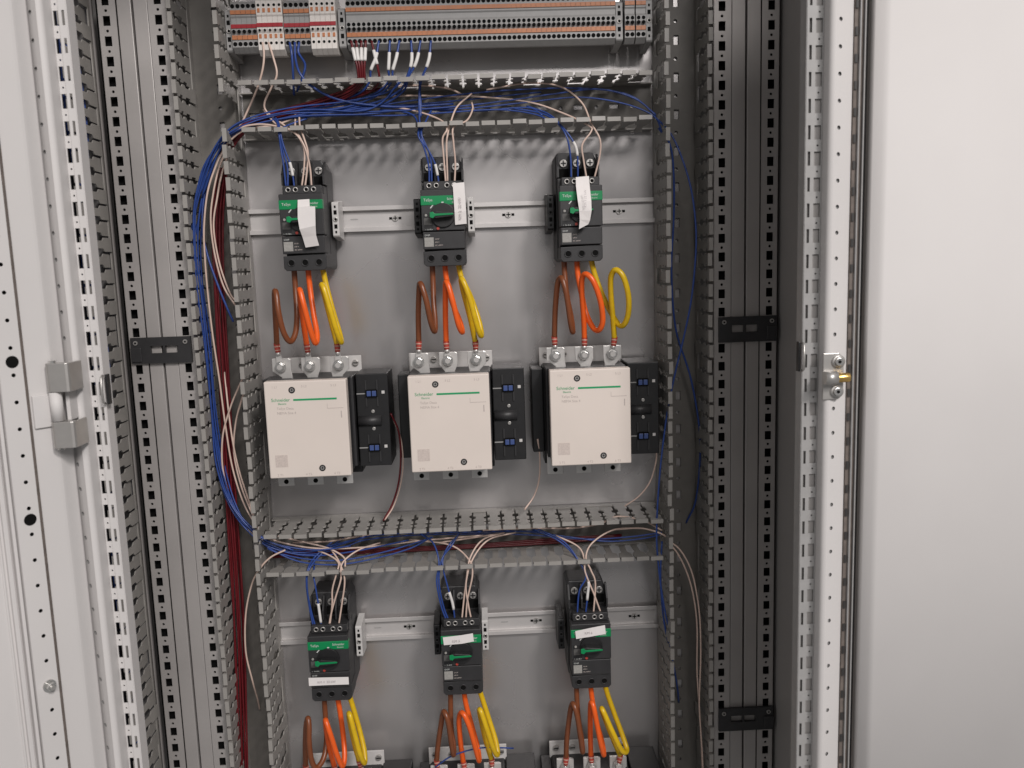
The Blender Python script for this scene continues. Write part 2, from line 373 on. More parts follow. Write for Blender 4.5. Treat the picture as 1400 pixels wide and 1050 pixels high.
b = MB(); b.box(-362, -358.5, -346, -326, 1369, 1397.5); put(b, 'frame_leaf', 'paint', hg)

# ------------------------------------------------------------------ slotted wiring ducts
YF, YR = -20.0, 54.0             # finger tips and finger roots
PROF = {0: [(0,8.3),(6,8.3),(8.5,5.8),(13,5.8),(15.5,8.9),(19,8.9),(21.5,5.6),(29,5.6),(31.5,9.0),(38,9.0),(41,5.8),(54,5.8),(57,9.2),(74.5,9.2)],
        1: [(0,8.6),(5,8.6),(6,9.3),(27,9.3),(31,8.4),(36,4.2),(70,4.2),(73,7.5),(74.5,8.5)],     # wide-mouthed kind used for the lower walls
        2: [(0,8.7),(10,8.7),(13,7.6),(16,5.0),(50,5.0),(54,9.0),(74.5,9.0)]}
def finger_mesh(vertical, lip, kind=0):
    """one duct finger with a thick lip at the tip; runs along Z (vertical duct) or X"""
    b = MB(); th = 0.85
    poly = [(h, YF+t) for t, h in PROF[kind]]+[(-h, YF+t) for t, h in reversed(PROF[kind])]
    if vertical:
        b.prism([(y, a) for a, y in poly], 'x', -th, th); b.box(min(0,lip)-1.2, max(0,lip)+1.2, YF-0.6, YF+3.4, -8.3, 8.3)
    else:
        b.prism(poly, 'z', -th, th); b.box(-8.6, 8.6, YF-0.6, YF+3.4, min(0,lip)-1.2, max(0,lip)+1.2)
    return b.mesh('finger', M['duct'])
FM = {(v, l, k): finger_mesh(v, l, k) for v in (True, False) for l in (-3.2, 3.2) for k in (0, 1, 2)}
def duct(loc, label, vertical, a0, a1, w0, w1, phase, skip=(), walls=(0, 1), dy=0, kind=0, group='slotted grey wiring ducts'):
    """w0,w1: wall positions across; a0,a1: extent along; skip: (wall, lo, hi) stretches without fingers"""
    t = thing('wiring_duct', loc, label, 'wiring duct', group); O = Vector(loc)
    mid = (w0+w1)/2; holes = []; k = 0; a = a0+14
    while a < a1-14:
        holes.append(('r', mid+3, a, 7, 13) if k % 2 == 0 else ('o', mid+2, a, 2.6)); a += 25; k += 1
    b = MB(); fn = (lambda u, v: (u, 66.5+dy, v)) if vertical else (lambda u, v: (v, 66.5+dy, u))
    holed(b, fn, min(w0,w1), max(w0,w1), a0, a1, holes); put(b, 'duct_base', 'ductbase_shaded', t, solid=1.4, solid_off=0)
    for wi, w in ((0, w0), (1, w1)):
        if wi not in walls: continue
        b = MB()
        if vertical: b.box(w-0.9, w+0.9, YR+dy, 67.4+dy, a0, a1)
        else: b.box(a0, a1, YR+dy, 67.4+dy, w-0.9, w+0.9)
        put(b, 'side_wall', 'duct', t)
        p = phase+20.6*math.ceil((a0+10-phase)/20.6); lip = 3.2 if w < mid else -3.2
        while p < a1-9:
            if not any(s_[0] == wi and s_[1] < p < s_[2] for s_ in skip):
                c = Vector((w, dy, p)) if vertical else Vector((p, dy, w))
                o = link(FM[(vertical, lip, kind if kind else 1 if (not vertical and wi == 0) else 0)], 'finger', t, c-O)
                j = random.gauss(0, 1.0)
                o.rotation_euler = (0, 0, R(1.9*j)) if vertical else (R(1.9*j), 0, R(random.gauss(0, 0.8)))
            p += 20.6
    return t
duct((-323, 68, ZB), 'open vertical slotted duct holding the blue and red wires beside left frame post', True, ZB, ZT, -346.5, -286, 1000.0, skip=((1, 1690, 1740),))
duct((322, 68, ZB), 'open dark vertical slotted duct beside right frame post', True, ZB, ZT, 286.5, 345.5, 1006.0)
duct((0, 68, 1719), 'open horizontal slotted duct just below the terminal row', False, -283, 283, 1684, 1745.5, -9.0)
duct((0, 68, 1110), 'open horizontal slotted duct between contactors and lower breakers', False, -283, 283, 1086, 1144, 0.5)
duct((-490, 5, ZB), 'neighbouring slotted duct seen in the gap beside the open left door', True, ZB, ZT, -520, -455, 1010.0, dy=-52, kind=2)

# ------------------------------------------------------------------ DIN rails
def din_rail(z, label, x0=-287, x1=287, slots=()):
    t = thing('din_rail', (0, 70, z), label, 'rail', 'steel mounting rails')
    pr = [(69.8,-13),(69.8,13),(62.8,13),(62.8,17.5),(61.2,17.5),(61.2,11.6),(68.3,11.6),(68.3,-11.6),(61.2,-11.6),(61.2,-17.5),(62.8,-17.5),(62.8,-13)]
    b = MB(); b.prism([(y, z+h) for y, h in pr], 'x', x0, x1); put(b, 'rail_profile', 'rail', t, bevel=0.35)
    for x, kind in slots:
        if kind == 'screw':
            b = MB(); b.cyl((x, z), 'y', 4.2, 66.2, 68.2, 14); s_ = put(b, 'rail_screw', 'satin', t)
            b = MB(); b.box(x-3, x+3, 65.7, 66.4, z-0.6, z+0.6); b.box(x-0.6, x+0.6, 65.7, 66.4, z-3, z+3); put(b, 'screw_cross', 'void', s_)
            b = MB(); b.box(x-8.5, x-4.6, 67.6, 68.2, z-1.6, z+1.6); b.box(x+4.6, x+8.5, 67.6, 68.2, z-1.6, z+1.6); put(b, 'rail_slot', 'void', t)
        else:
            b = MB(); b.prism([(x-6,z),(x-4,z+0.9),(x+4,z+0.9),(x+6,z),(x+4,z-0.9),(x-4,z-0.9)], 'y', 67.9, 68.2); put(b, 'stamped_mark', 'bracket', t)
    return t
din_rail(1573, 'bright mounting rail behind the upper row of breakers', slots=((-140,'mark'),(-82,'screw'),(78,'screw'),(236,'screw')))
din_rail(966, 'bright mounting rail behind the lower row of breakers', slots=((-140,'mark'),(-92,'screw'),(52,'mark'),(100,'screw'),(250,'screw')))
din_rail(1818, 'mounting rail hidden behind the row of terminal blocks')

# ------------------------------------------------------------------ terminal row
TB = {}; ZC = 1822
def term_parts(kind):
    b = MB(); W = 6.45
    y0 = 8 if kind != 'white' else 4
    lo, hi = (1789, 1858) if kind != 'white' else (1784, 1862)
    prof = [(60,lo+16),(34,lo+5),(y0+8,lo+2),(y0,lo+8),(y0,1812.5),(y0-2.5,1817),(y0-2.5,1824),(y0,1827),(y0,1833),(y0-1.5,1835),(y0-1.5,hi-10),(y0+8,hi-2),(40,hi),(60,hi-8)]
    b.prism([(y-62, z-ZC) for y, z in prof], 'x', 0, W)
    P = [('body', b.mesh('terminal_body', M['twhite' if kind == 'white' else 'tgrey']))]
    def box(n, mt, z0, z1, yy, d=1.2, i=0.5): q = MB(); q.box(i, W-i, yy-d-62, yy+1-62, z0-ZC, z1-ZC); P.append((n, q.mesh(n, M[mt])))
    def hole(z, yy, r=2.55): q = MB(); q.cyl((W/2, z-ZC), 'y', r, yy-0.35-62, yy+0.6-62, 12); P.append(('wire_entry', q.mesh('wire_entry', M['void'])))
    if kind == 'white':
        box('release_lever', 'torange', 1806.5, 1811.5, y0, 0.8, 1.6); box('release_lever', 'torange', 1838, 1843, y0-1.5, 0.8, 1.6)
        hole(1800.5, y0, 1.8); hole(1816, y0-2.5, 1.5); hole(1847, y0-1.5, 1.8)
    else:
        box('release_lever', 'torange', 1806.3, 1811.6, y0, 1.4, 0.15); box('release_lever', 'torange', 1837.3, 1842.2, y0-1.5, 1.4, 0.15)
        hole(1801, y0, 2.75); hole(1847.5, y0-1.5, 2.75)
        if kind == 'plain': hole(1815.6, y0-2.5, 2.4); hole(1821.2, y0-2.5, 2.4)
        else: hole(1816, y0-2.5, 2.3)
    if kind != 'plain': box('marker_strip', 'tred', 1819.8, 1824.6, y0-2.5, 1.0, 0.0)
    return P
for k in ('grey', 'white', 'plain'): TB[k] = term_parts(k)
def terminal(x, kind, label, group):
    t = thing('terminal_block', (x, 62, 1819), label, 'terminal', group)
    for n, me in TB[kind]: link(me, n, t, (0, 0, 0))
def end_bracket(x, z, h, yf, dark, label, w=8.0, group='rail end brackets'):
    t = thing('end_bracket', (x, 62, z), label, 'end bracket', group)
    body = 'black' if dark else 'tgrey' if z > 1700 else 'clearplastic'
    b = MB(); b.prism([(yf,z-h/2+2),(yf+2,z-h/2),(61,z-h/2-4),(61,z+h/2+4),(yf+2,z+h/2),(yf,z+h/2-2)], 'x', x, x+w); put(b, 'bracket_body', body, t, bevel=0.6)
    for dz, s_ in ((-h*0.36, 1.2), (-h*0.20, 2.1), (h*0.20, 2.1), (h*0.36, 1.2)):
        b = MB(); b.box(x+w/2-s_, x+w/2+s_, yf-0.3, yf+1, z+dz-s_*1.35, z+dz+s_*1.35); put(b, 'key_slot', 'void', t)
    b = MB(); b.ring((x+w/2, z), 3.3, 1.7, yf-0.8, yf+0.5, 14); s_ = put(b, 'clamp_screw', 'satin' if not dark else 'charcoal', t)
    b = MB(); b.cyl((x+w/2, z), 'y', 1.7, yf-0.3, yf+0.4, 10); put(b, 'screw_recess', 'void', s_)
def nth(n):
    ones = ['', 'first', 'second', 'third', 'fourth', 'fifth', 'sixth', 'seventh', 'eighth', 'ninth', 'tenth', 'eleventh', 'twelfth', 'thirteenth',
            'fourteenth', 'fifteenth', 'sixteenth', 'seventeenth', 'eighteenth', 'nineteenth']
    if n < 20: return ones[n]
    t = {2: 'twent', 3: 'thirt', 4: 'fort', 5: 'fift'}[n//10]
    return t+'ieth' if n % 10 == 0 else t+'y-'+ones[n % 10]
ORD = ('first', 'second', 'third', 'fourth', 'fifth')
x = -275.1
end_bracket(x-9.5, 1816, 52, 14, False, 'grey end bracket at the left end of the terminal row')
for kind, n, lab in (('grey', 5, 'grey red-striped terminal block in the leftmost group'), ('white', 5, 'white red-striped terminal block in the left white group'),
                     ('grey', 5, 'grey red-striped terminal block between the two white groups'), ('white', 5, 'white red-striped terminal block in the right white group')):
    for i in range(n): terminal(x, kind, lab+', '+ORD[i]+' from its left', lab.replace('block', 'blocks')); x += 6.7
    x += 0.6
end_bracket(x+0.8, 1816, 50, 12, False, 'grey end bracket between right white terminals and long grey row', 9.5); x += 12
for i in range(54): terminal(x, 'plain', 'plain grey terminal block, '+nth(i+1)+' from the left end of the long row', 'long row of grey terminal blocks'); x += 6.52
end_bracket(x+1, 1816, 50, 12, False, 'grey end bracket at the right end of the long terminal row', 9.5); x += 12.5
for i in range(4): terminal(x, 'plain', 'grey terminal block, '+ORD[i]+' from left in the short group at the right end', 'short right group of grey terminal blocks'); x += 6.52+(1.6 if i == 1 else 0)
end_bracket(x+1, 1816, 54, 12, False, 'grey end bracket closing the terminal row beside the right duct', 8.5)

# ------------------------------------------------------------------ motor circuit breakers
def make_breaker(loc, label):
    t = thing('motor_breaker', loc, label, 'circuit breaker', 'green banded motor breakers')
    def P(mb, n, mt, par=None, **k): return put(mb, n, mt, par or t, local=True, **k)
    Y = lambda y: y-62
    b = MB(); b.prism([(-29,-60),(-26,-65),(26,-65),(27.5,-60),(27.5,68),(22,80),(-26,80),(-29,75)], 'y', Y(14), -1.0)
    P(b, 'base', 'charcoal', bevel=1.5)
    b = MB(); b.box(-27, 27, Y(-8), Y(13.7), -46, 44); P(b, 'body', 'charcoal')
    for xx in (-27, -9, 9, 27):                                    # ribs between the line terminals
        b = MB(); b.prism([(Y(13.8),46.3),(Y(13.8),77),(Y(8),77),(Y(-6),60),(Y(-6),46.3)], 'x', xx-1.1, xx+1.1); P(b, 'terminal_rib', 'charcoal')
    for xx in (-18, 0, 18):
        b = MB(); b.cyl((xx, 66), 'y', 5.2, Y(11.0), Y(13.9), 18); w = P(b, 'line_screw', 'satin', bevel=0.5)
        b = MB(); b.box(xx-3.6, xx+3.6, Y(10.4), Y(11.1), 65.2, 66.8); b.box(xx-0.8, xx+0.8, Y(10.4), Y(11.1), 62.4, 69.6); P(b, 'screw_cross', 'black', w)
        b = MB(); b.box(xx-7, xx+7, Y(13.2), Y(13.8), 46.5, 59); P(b, 'line_entry', 'void')
    b = MB(); b.box(-24, 26, Y(-20), Y(-8.2), 33.5, 44.5); sh = P(b, 'auxiliary_terminals', 'charcoal', bevel=0.8)
    for xx in (-17, -7.5, 6.5, 16):
        b = MB(); b.ring((xx, 39), 3.5, 2.2, Y(-21.2), Y(-19.8), 14); P(b, 'auxiliary_screw', 'satin', sh)
        b = MB(); b.cyl((xx, 39), 'y', 2.2, Y(-20.4), Y(-19.9), 10); P(b, 'screw_recess', 'void', sh)
    b = MB(); b.box(-28, 28, Y(-30), Y(-8.2), -19.6, 33); fc = P(b, 'front_cover', 'charcoal', bevel=1.0)
    b = MB(); b.box(-27.4, 27.4, Y(-28.6), Y(-8.2), -43.5, -20.8); lc = P(b, 'lower_cover', 'charcoal', bevel=1.0)
    b = MB(); b.box(-28.2, 28.2, Y(-30.7), Y(-20), 13.2, 25.2); gb = P(b, 'green_band', 'green', bevel=0.7)
    text('TeSys', 5.0, gb, (-24.5, Y(-30.9), 18.2), 'whiteprint', local=True)
    text('Schneider', 4.6, gb, (6.0, Y(-30.9), 19.2), 'whiteprint', local=True, stretch=0.92)
    text('Electric', 3.0, gb, (12.5, Y(-30.9), 15.4), 'whiteprint', local=True)
    b = MB(); b.cyl((0, 0), 'y', 15.6, Y(-30.1), Y(-33.5), 36); kn = P(b, 'rotary_knob', 'black', bevel=0.5)
    b = MB(); b.prism([(-15,-2.8),(-8,-4.6),(12,-2.6),(15,0),(12,2.6),(-8,4.6),(-15,2.8)], 'y', Y(-44), Y(-33.4)); P(b, 'knob_grip', 'black', kn, bevel=1.0)
    b = MB(); b.prism([(-16.2,-3.0),(-12.2,-4.4),(-9.6,-1.5),(13.6,-0.4),(14.4,0.7),(13.6,1.7),(-9.6,1.5),(-12.2,4.0),(-16.2,3.2)], 'y', Y(-45.2), Y(-43.9)); P(b, 'knob_pointer', 'green', kn, bevel=0.3)
    b = MB(); b.prism([(-16.5,9.8),(-12.6,14.2),(-11.6,13.4),(-15.4,9.0)], 'y', Y(-30.3), Y(-29.9)); P(b, 'position_tick', 'whiteprint', fc)
    b = MB(); b.box(-1.2, 1.6, Y(-30.95), Y(-30.5), 15.6, 17.2); P(b, 'position_tick', 'whiteprint', gb)
    b = MB(); b.box(-25.5, -13.5, Y(-30.4), Y(-29.5), -17.5, 3); P(b, 'setting_window', 'black', fc, bevel=0.2)
    b = MB(); b.box(-25, -15, Y(-30.65), Y(-30.2), -12, -3); P(b, 'scale_plate', 'scale_grey', fc)
    b = MB(); b.cyl((-22, 0.5), 'y', 1.7, Y(-31.2), Y(-30.2), 10); P(b, 'setting_dial', 'patch', fc)
    b = MB(); b.cyl((-7, -16.8), 'y', 1.9, Y(-31.4), Y(-29.8), 12); P(b, 'test_button', 'shrink', fc)
    text('1  12-18 A', 2.4, fc, (-24.5, Y(-30.6), -18.6), 'whiteprint', local=True)
    text('GV3P', 3.0, lc, (-25, Y(-28.8), -26.2), 'whiteprint', local=True)
    b = MB(); b.box(-25.5, -13.5, Y(-29.0), Y(-28.4), -40, -28); P(b, 'blank_data_patch', 'patch', lc)
    for k, s_ in enumerate(('GV3P', '690 V', 'IEC 60947')): text(s_, 2.4, lc, (-11.8, Y(-28.8), -31.2-4*k), 'print', local=True)
    b = MB(); b.prism([(-28,-46.3),(28,-44),(28,-62),(24.5,-65.5),(-24.5,-65.5),(-28,-62)], 'y', Y(-25), Y(13.5)); lb = P(b, 'load_terminals', 'charcoal', bevel=0.8)
    for xx in (-18, 0, 18):
        b = MB(); b.ring((xx, -55), 5.0, 3.7, Y(-25.9), Y(-24.8), 18); P(b, 'socket_rim', 'charcoal', lb)
        b = MB(); b.cyl((xx, -55), 'y', 3.6, Y(-25.3), Y(-24.9), 16); P(b, 'load_socket', 'void', lb)
    return t
BR = {}
br0 = make_breaker((-193.5, 62, 1569), 'upper left motor breaker with white paper strip over its knob')
BR['u1'] = br0
for key, loc, lab in (('u2', (-10.5, 62, 1569), 'upper middle motor breaker with upright paper strip on its right edge'),
                      ('u3', (170.5, 62, 1569), 'upper right motor breaker with torn paper strip hanging over its knob'),
                      ('l1', (-196, 62, 967), 'lower left motor breaker with paper strip under its knob'),
                      ('l2', (-11, 62, 967), 'lower middle motor breaker with paper strip on its green band'),
                      ('l3', (171.5, 62, 967), 'lower right motor breaker with paper strip covering its green band')):
    c = copy_tree(br0); c.location = Vector(loc)*S; c['label'] = lab; BR[key] = c
for xx, z, dk, lab in ((-163, 1571, False, 'light end bracket right of the upper left breaker'), (21, 1571, False, 'light end bracket right of the upper middle breaker'),
                       (-51.5, 1571, True, 'black end bracket left of the upper middle breaker'), (129.5, 1571, True, 'black end bracket left of the upper right breaker'),
                       (-166, 966, False, 'light end bracket right of the lower left breaker'), (18, 966, False, 'light end bracket right of the lower middle breaker'),
                       (-52, 966, True, 'black end bracket left of the lower middle breaker'), (129, 966, True, 'black end bracket left of the lower right breaker')):
    end_bracket(xx, z, 47, 22 if not dk else 16, dk, lab, 9.0, 'end brackets beside the breakers')

# paper strips stuck on the breakers
def paper(pts, label, words, wloc, rot=0.0, size=4.0, curl=0.0):
    """pts: outline rows (left, right) down or along the strip, world mm"""
    t = thing('paper_label', pts[0][0], label, 'paper label', 'white paper strips on the breakers')
    b = MB(); n = len(pts); V = []
    for l, r in pts: V += [l, r]
    b.add(V, [(2*i, 2*i+1, 2*i+3, 2*i+2) for i in range(n-1)], False)
    o = put(b, 'paper_strip', 'paper', t, solid=0.25)
    if words: text(words, size, t, wloc, 'inkprint', rot=rot)
    return t
paper([((-196,-34,1594),(-181,-34,1594.5)),((-195.5,-40,1584),(-180,-40,1585)),((-195,-46.2,1570),(-172,-46.2,1584)),((-193.5,-46.2,1556),(-173,-46.2,1560)),((-191.5,-41,1546),(-174,-41,1548)),((-189.5,-36,1533),(-172,-36,1535))],
      'folded white paper strip over the upper left breaker knob', '', None)
paper([((4,-32,1609),(19,-32,1610)),((4.5,-34,1590),(19.5,-34,1591)),((5,-35,1572),(20,-35,1573)),((5,-33,1556),(20,-33,1557))],
      'straight upright white paper strip on the upper middle breaker', 'KM 2  22 kW', (14, -36.2, 1563), rot=R(90), size=5)
paper([((164,-33,1612),(181,-33,1613)),((163.5,-37,1600),(181.5,-36,1600)),((164.5,-46,1580),(182,-45,1580)),((166,-46.4,1568),(182,-46.4,1568)),((166.5,-45,1557),(180,-44,1556)),((165.5,-43,1545),(178,-42,1551))],
      'curled torn paper strip hanging down the upper right breaker', 'KM 3 22 kW', (175, -51, 1572), rot=R(90), size=4.2)
paper([((-225,-34,942),(-225,-34,930)),((-205,-33,941),(-205,-33,929.5)),((-170,-32,939.5),(-170,-32,928.5))],
      'level white paper strip below the lower left breaker knob', 'KM 4  22 kW', (-213, -34.6, 933.5), size=4.6)
paper([((-36,-33,991.5),(-35,-33,980)),((-10,-34.2,994),(-10,-34.2,981.5)),((6,-33,995.5),(7,-33,983.5))],
      'slightly tilted white paper strip on the lower middle breaker', 'KM 5', (-23, -35.2, 984.5), size=5)
paper([((149,-34,992),(150,-34,980.5)),((170,-34.6,996),(170,-34.6,983.2)),((191,-33,998.5),(192,-33,985.5))],
      'slightly tilted white paper strip on the lower right breaker', 'KM 6', (162, -35.4, 987.5), size=5)

# ------------------------------------------------------------------ contactors
def make_contactor(loc, label):
    t = thing('contactor', loc, label, 'contactor', 'large beige contactors')
    def P(mb, n, mt, par=None, **k): return put(mb, n, mt, par or t, local=True, **k)
    Y = lambda y: y-60
    b = MB(); b.box(-2, 108, Y(-18), Y(58), 2, 126); P(b, 'base_body', 'charcoal', bevel=1.5)
    b = MB(); b.box(-4, 110, Y(14), Y(56), -14, 124); P(b, 'foot', 'black', bevel=1.5)
    b = MB(); b.box(1.5, 104.5, Y(-48), Y(-18.2), 1.5, 126.5); P(b, 'cover_skirt', 'charcoal')
    b = MB(); b.box(0, 106, Y(-62), Y(-46), 0, 128); cv = P(b, 'front_cover', 'cover', bevel=1.6, seg=3)
    for xx, zz in ((36, 116.5), (69, 12)):
        b = MB(); b.ring((xx, zz), 4.2, 2.6, Y(-62.7), Y(-61.5), 18); s_ = P(b, 'cover_screw', 'black', cv)
        b = MB(); b.cyl((xx, zz), 'y', 2.6, Y(-62.3), Y(-61.7), 14); P(b, 'screw_head', 'satin', s_)
        b = MB(); b.box(xx-1.5, xx+1.5, Y(-62.45), Y(-62.2), zz-0.5, zz+0.5); b.box(xx-0.5, xx+0.5, Y(-62.45), Y(-62.2), zz-1.5, zz+1.5); P(b, 'screw_cross', 'black', s_)
    b = MB(); b.box(37, 93, Y(-62.25), Y(-61.9), 102.2, 104.6); P(b, 'green_line', 'greenprint', cv)
    text('Schneider', 6.2, cv, (8.5, Y(-62.15), 101.8), 'greenprint', local=True, stretch=0.98)
    text('Electric', 3.6, cv, (17, Y(-62.15), 97.6), 'greenprint', local=True)
    text('TeSys Deca', 4.6, cv, (15, Y(-62.15), 91.0), 'print', local=True)
    text('NEMA Size 4', 4.6, cv, (15, Y(-62.15), 85.0), 'print', local=True)
    b = MB(); b.box(80, 101, Y(-62.2), Y(-61.9), 90.6, 91.2); b.box(80, 80.5, Y(-62.2), Y(-61.9), 90.6, 97); b.box(97.2, 98.6, Y(-62.2), Y(-61.9), 78, 87); P(b, 'printed_mark', 'print', cv)
    b = MB(); b.box(8.5, 24.5, Y(-62.2), Y(-61.9), 15, 31); P(b, 'blank_data_patch', 'palepatch', cv)
    for k, s_ in enumerate(('1 L1', '3 L2', '5 L3')): text(s_, 4.2, cv, (10+38*k, Y(-62.15), 119.5), 'print', local=True)
    for k, s_ in enumerate(('2 T1', '4 T2', '6 T3')): text(s_, 4.2, cv, (10+37*k, Y(-62.15), 3.0), 'print', local=True)
    # line side: shroud and three connection bars with bolts
    b = MB(); b.box(-6, 112, Y(44), Y(47), 90, 148); P(b, 'terminal_plate', 'clearplastic', bevel=0.6)
    for xx, sk in ((12.5, 5), (51.5, 0), (90, -5)):
        b = MB(); b.prism([(xx-12,136),(xx-5+sk,127),(xx-5+sk,120),(xx+9+sk,120),(xx+9+sk,127),(xx+13,136),(xx+13,151.5),(xx+10,153),(xx-12,153)], 'y', Y(-12), Y(-8)); bar = P(b, 'connection_bar', 'tin', bevel=0.6)
        b = MB(); b.cyl((xx, 142), 'y', 7.2, Y(-16.8), Y(-15.4), 20); P(b, 'washer', 'steel', bar)
        b = MB(); b.cyl((xx, 142), 'y', 5.6, Y(-21.4), Y(-16.7), 6, 5.4, smooth=False); bo = P(b, 'bolt', 'steel', bar, bevel=0.5)
        b = MB(); b.cyl((xx, 142), 'y', 3.4, Y(-21.9), Y(-21.2), 14); P(b, 'bolt_mark', 'tin', bo)
    for xx in (4, 29, 104):
        b = MB(); b.cyl((xx, 138), 'y', 4.4, Y(40.5), Y(44.2), 16); s_ = P(b, 'fixing_screw', 'satin', bevel=0.5)
        b = MB(); b.box(xx-3.4, xx+3.4, Y(39.9), Y(40.6), 137.4, 138.6); P(b, 'screw_slot', 'void', s_)
    for xx in (8.5, 48.5, 88.5):
        b = MB(); b.prism([(xx-11,6),(xx-11,-23),(xx+11,-23),(xx+11,6)], 'y', Y(-12), Y(-8)); bar = P(b, 'connection_bar', 'tin', bevel=0.6)
        b = MB(); b.cyl((xx, -17), 'y', 3.2, Y(-12.4), Y(-11.8), 16); P(b, 'bolt_hole', 'void', bar)
    # auxiliary contact block on the right, slim one on the left
    b = MB(); b.box(110.5, 154, Y(-10), Y(52), 0, 128); ax = P(b, 'auxiliary_block', 'black', bevel=1.2)
    for zz in (101, 26):
        b = MB(); b.box(123.5, 139.5, Y(-13.5), Y(-9.5), zz-5, zz+5); ho = P(b, 'clip_holder', 'void', ax)
        for q in (0, 1):
            b = MB(); b.box(125.2+7*q, 130.9+7*q, Y(-15), Y(-13.4), zz-3.6, zz+3.6); P(b, 'blue_clip', 'clip_blue', ho, bevel=0.5)
        for q in (123.0, 138.2):
            b = MB(); b.box(q, q+2, Y(-12), Y(-9.9), zz-20 if zz < 60 else zz-18, zz+18); P(b, 'block_rib', 'charcoal', ax)
        b = MB(); b.box(111, 123, Y(-10.6), Y(-9.9), zz-1, zz+0.4); P(b, 'block_edge', 'bracket', ax)
        b = MB(); b.box(145, 149, Y(-10.8), Y(-9.9), zz-1, zz+3); P(b, 'block_mark', 'clearplastic', ax)
    b = MB(); b.cyl((Y(-10), 63), 'x', 7.0, 112, 143, 18); P(b, 'rocker', 'charcoal', ax)
    for zz in (76, 52):
        b = MB(); b.cyl((132, zz), 'y', 2.4, Y(-11.5), Y(-9.8), 14); P(b, 'pilot_stud', 'satin', ax, bevel=0.4)
    b = MB(); b.box(-20, -4.2, Y(10), Y(52), 4, 122); P(b, 'side_block', 'black', bevel=1.2)
    return t
ct0 = make_contactor((-250, 60, 1234.5), 'left beige contactor in the full row below the breakers')
for loc, lab in (((-64.5, 60, 1235), 'middle beige contactor in the full row below the breakers'), ((120.5, 60, 1236), 'right beige contactor in the full row, next to the dark duct'),
                 ((-250, 60, 633), 'lower left contactor, only its top terminals in view'), ((-64.5, 60, 633), 'lower middle contactor, only its top terminals in view'),
                 ((119, 60, 634), 'lower right contactor, only its top terminals in view')):
    c = copy_tree(ct0); c.location = Vector(loc)*S; c['label'] = lab

# ------------------------------------------------------------------ cables and wires
def smooth(pts, n=7):
    P = [Vector(p) for p in pts]; P = [P[0]*2-P[1]]+P+[P[-1]*2-P[-2]]; out = []
    for i in range(1, len(P)-2):
        for k in range(n):
            t = k/n; a, b_, c, d = P[i-1], P[i], P[i+1], P[i+2]
            out.append(0.5*((2*b_)+(c-a)*t+(2*a-5*b_+4*c-d)*t*t+(3*b_-a-3*c+d)*t**3))
    out.append(P[-2]); return out
def power_cable(colour, pts, where, bolt):
    t = thing('power_cable', pts[0], colour+' power cable looped from '+where, 'cable', 'looped power cables')
    e = Vector(pts[-1]); bl = Vector(bolt); d = (bl-e).normalized()
    P = smooth(pts, 8); b = MB(); b.tube(P, 3.75, 14); put(b, 'insulation', colour, t)
    b = MB(); b.tube([e-d*3, e+d*0, e+d*5, e+d*10], [4.1, 4.2, 3.9, 3.4], 12); put(b, 'shrink_sleeve', 'shrink', t)
    b = MB(); b.tube([e+d*1.2, e+d*3.0], 4.35, 12); b.tube([e+d*6.4, e+d*7.6], 4.0, 12); put(b, 'sleeve_band', 'band', t)
    b = MB(); b.tube([e+d*9, e+d*14], [3.2, 3.0], 12)
    n = 16; A = [2*math.pi*k/n for k in range(n)]
    b.prism([(bl.x+6.8*math.cos(a), bl.z+6.8*math.sin(a)) for a in A], 'y', bl.y+1.4, bl.y+3.3)
    b.prism([(e.x+d.x*10-3, e.z+d.z*10), (e.x+d.x*10+3, e.z+d.z*10), (bl.x+5, bl.z), (bl.x-5, bl.z)], 'y', bl.y+1.5, bl.y+3.2); put(b, 'cable_lug', 'tin', t)
    return t
def wire(colour, pts, label, group, r=1.15, sleeve=None, name='wire'):
    """sleeve: (i0, i1) fractions of the path that carry a white marker sleeve"""
    P = smooth(pts, 7); b = MB(); b.tube(P, r, 7)
    if sleeve is None:
        o = put(b, name, colour); return tag(o, label, 'wire', group)
    t = thing(name, pts[0], label, 'wire', group); put(b, 'insulation', colour, t)
    i0, i1 = int(sleeve[0]*(len(P)-1)), max(int(sleeve[0]*(len(P)-1))+2, int(sleeve[1]*(len(P)-1)))
    b = MB(); b.tube(P[i0:i1+1], r+0.75, 10); put(b, 'marker_sleeve', 'sleeve', t)
    return t
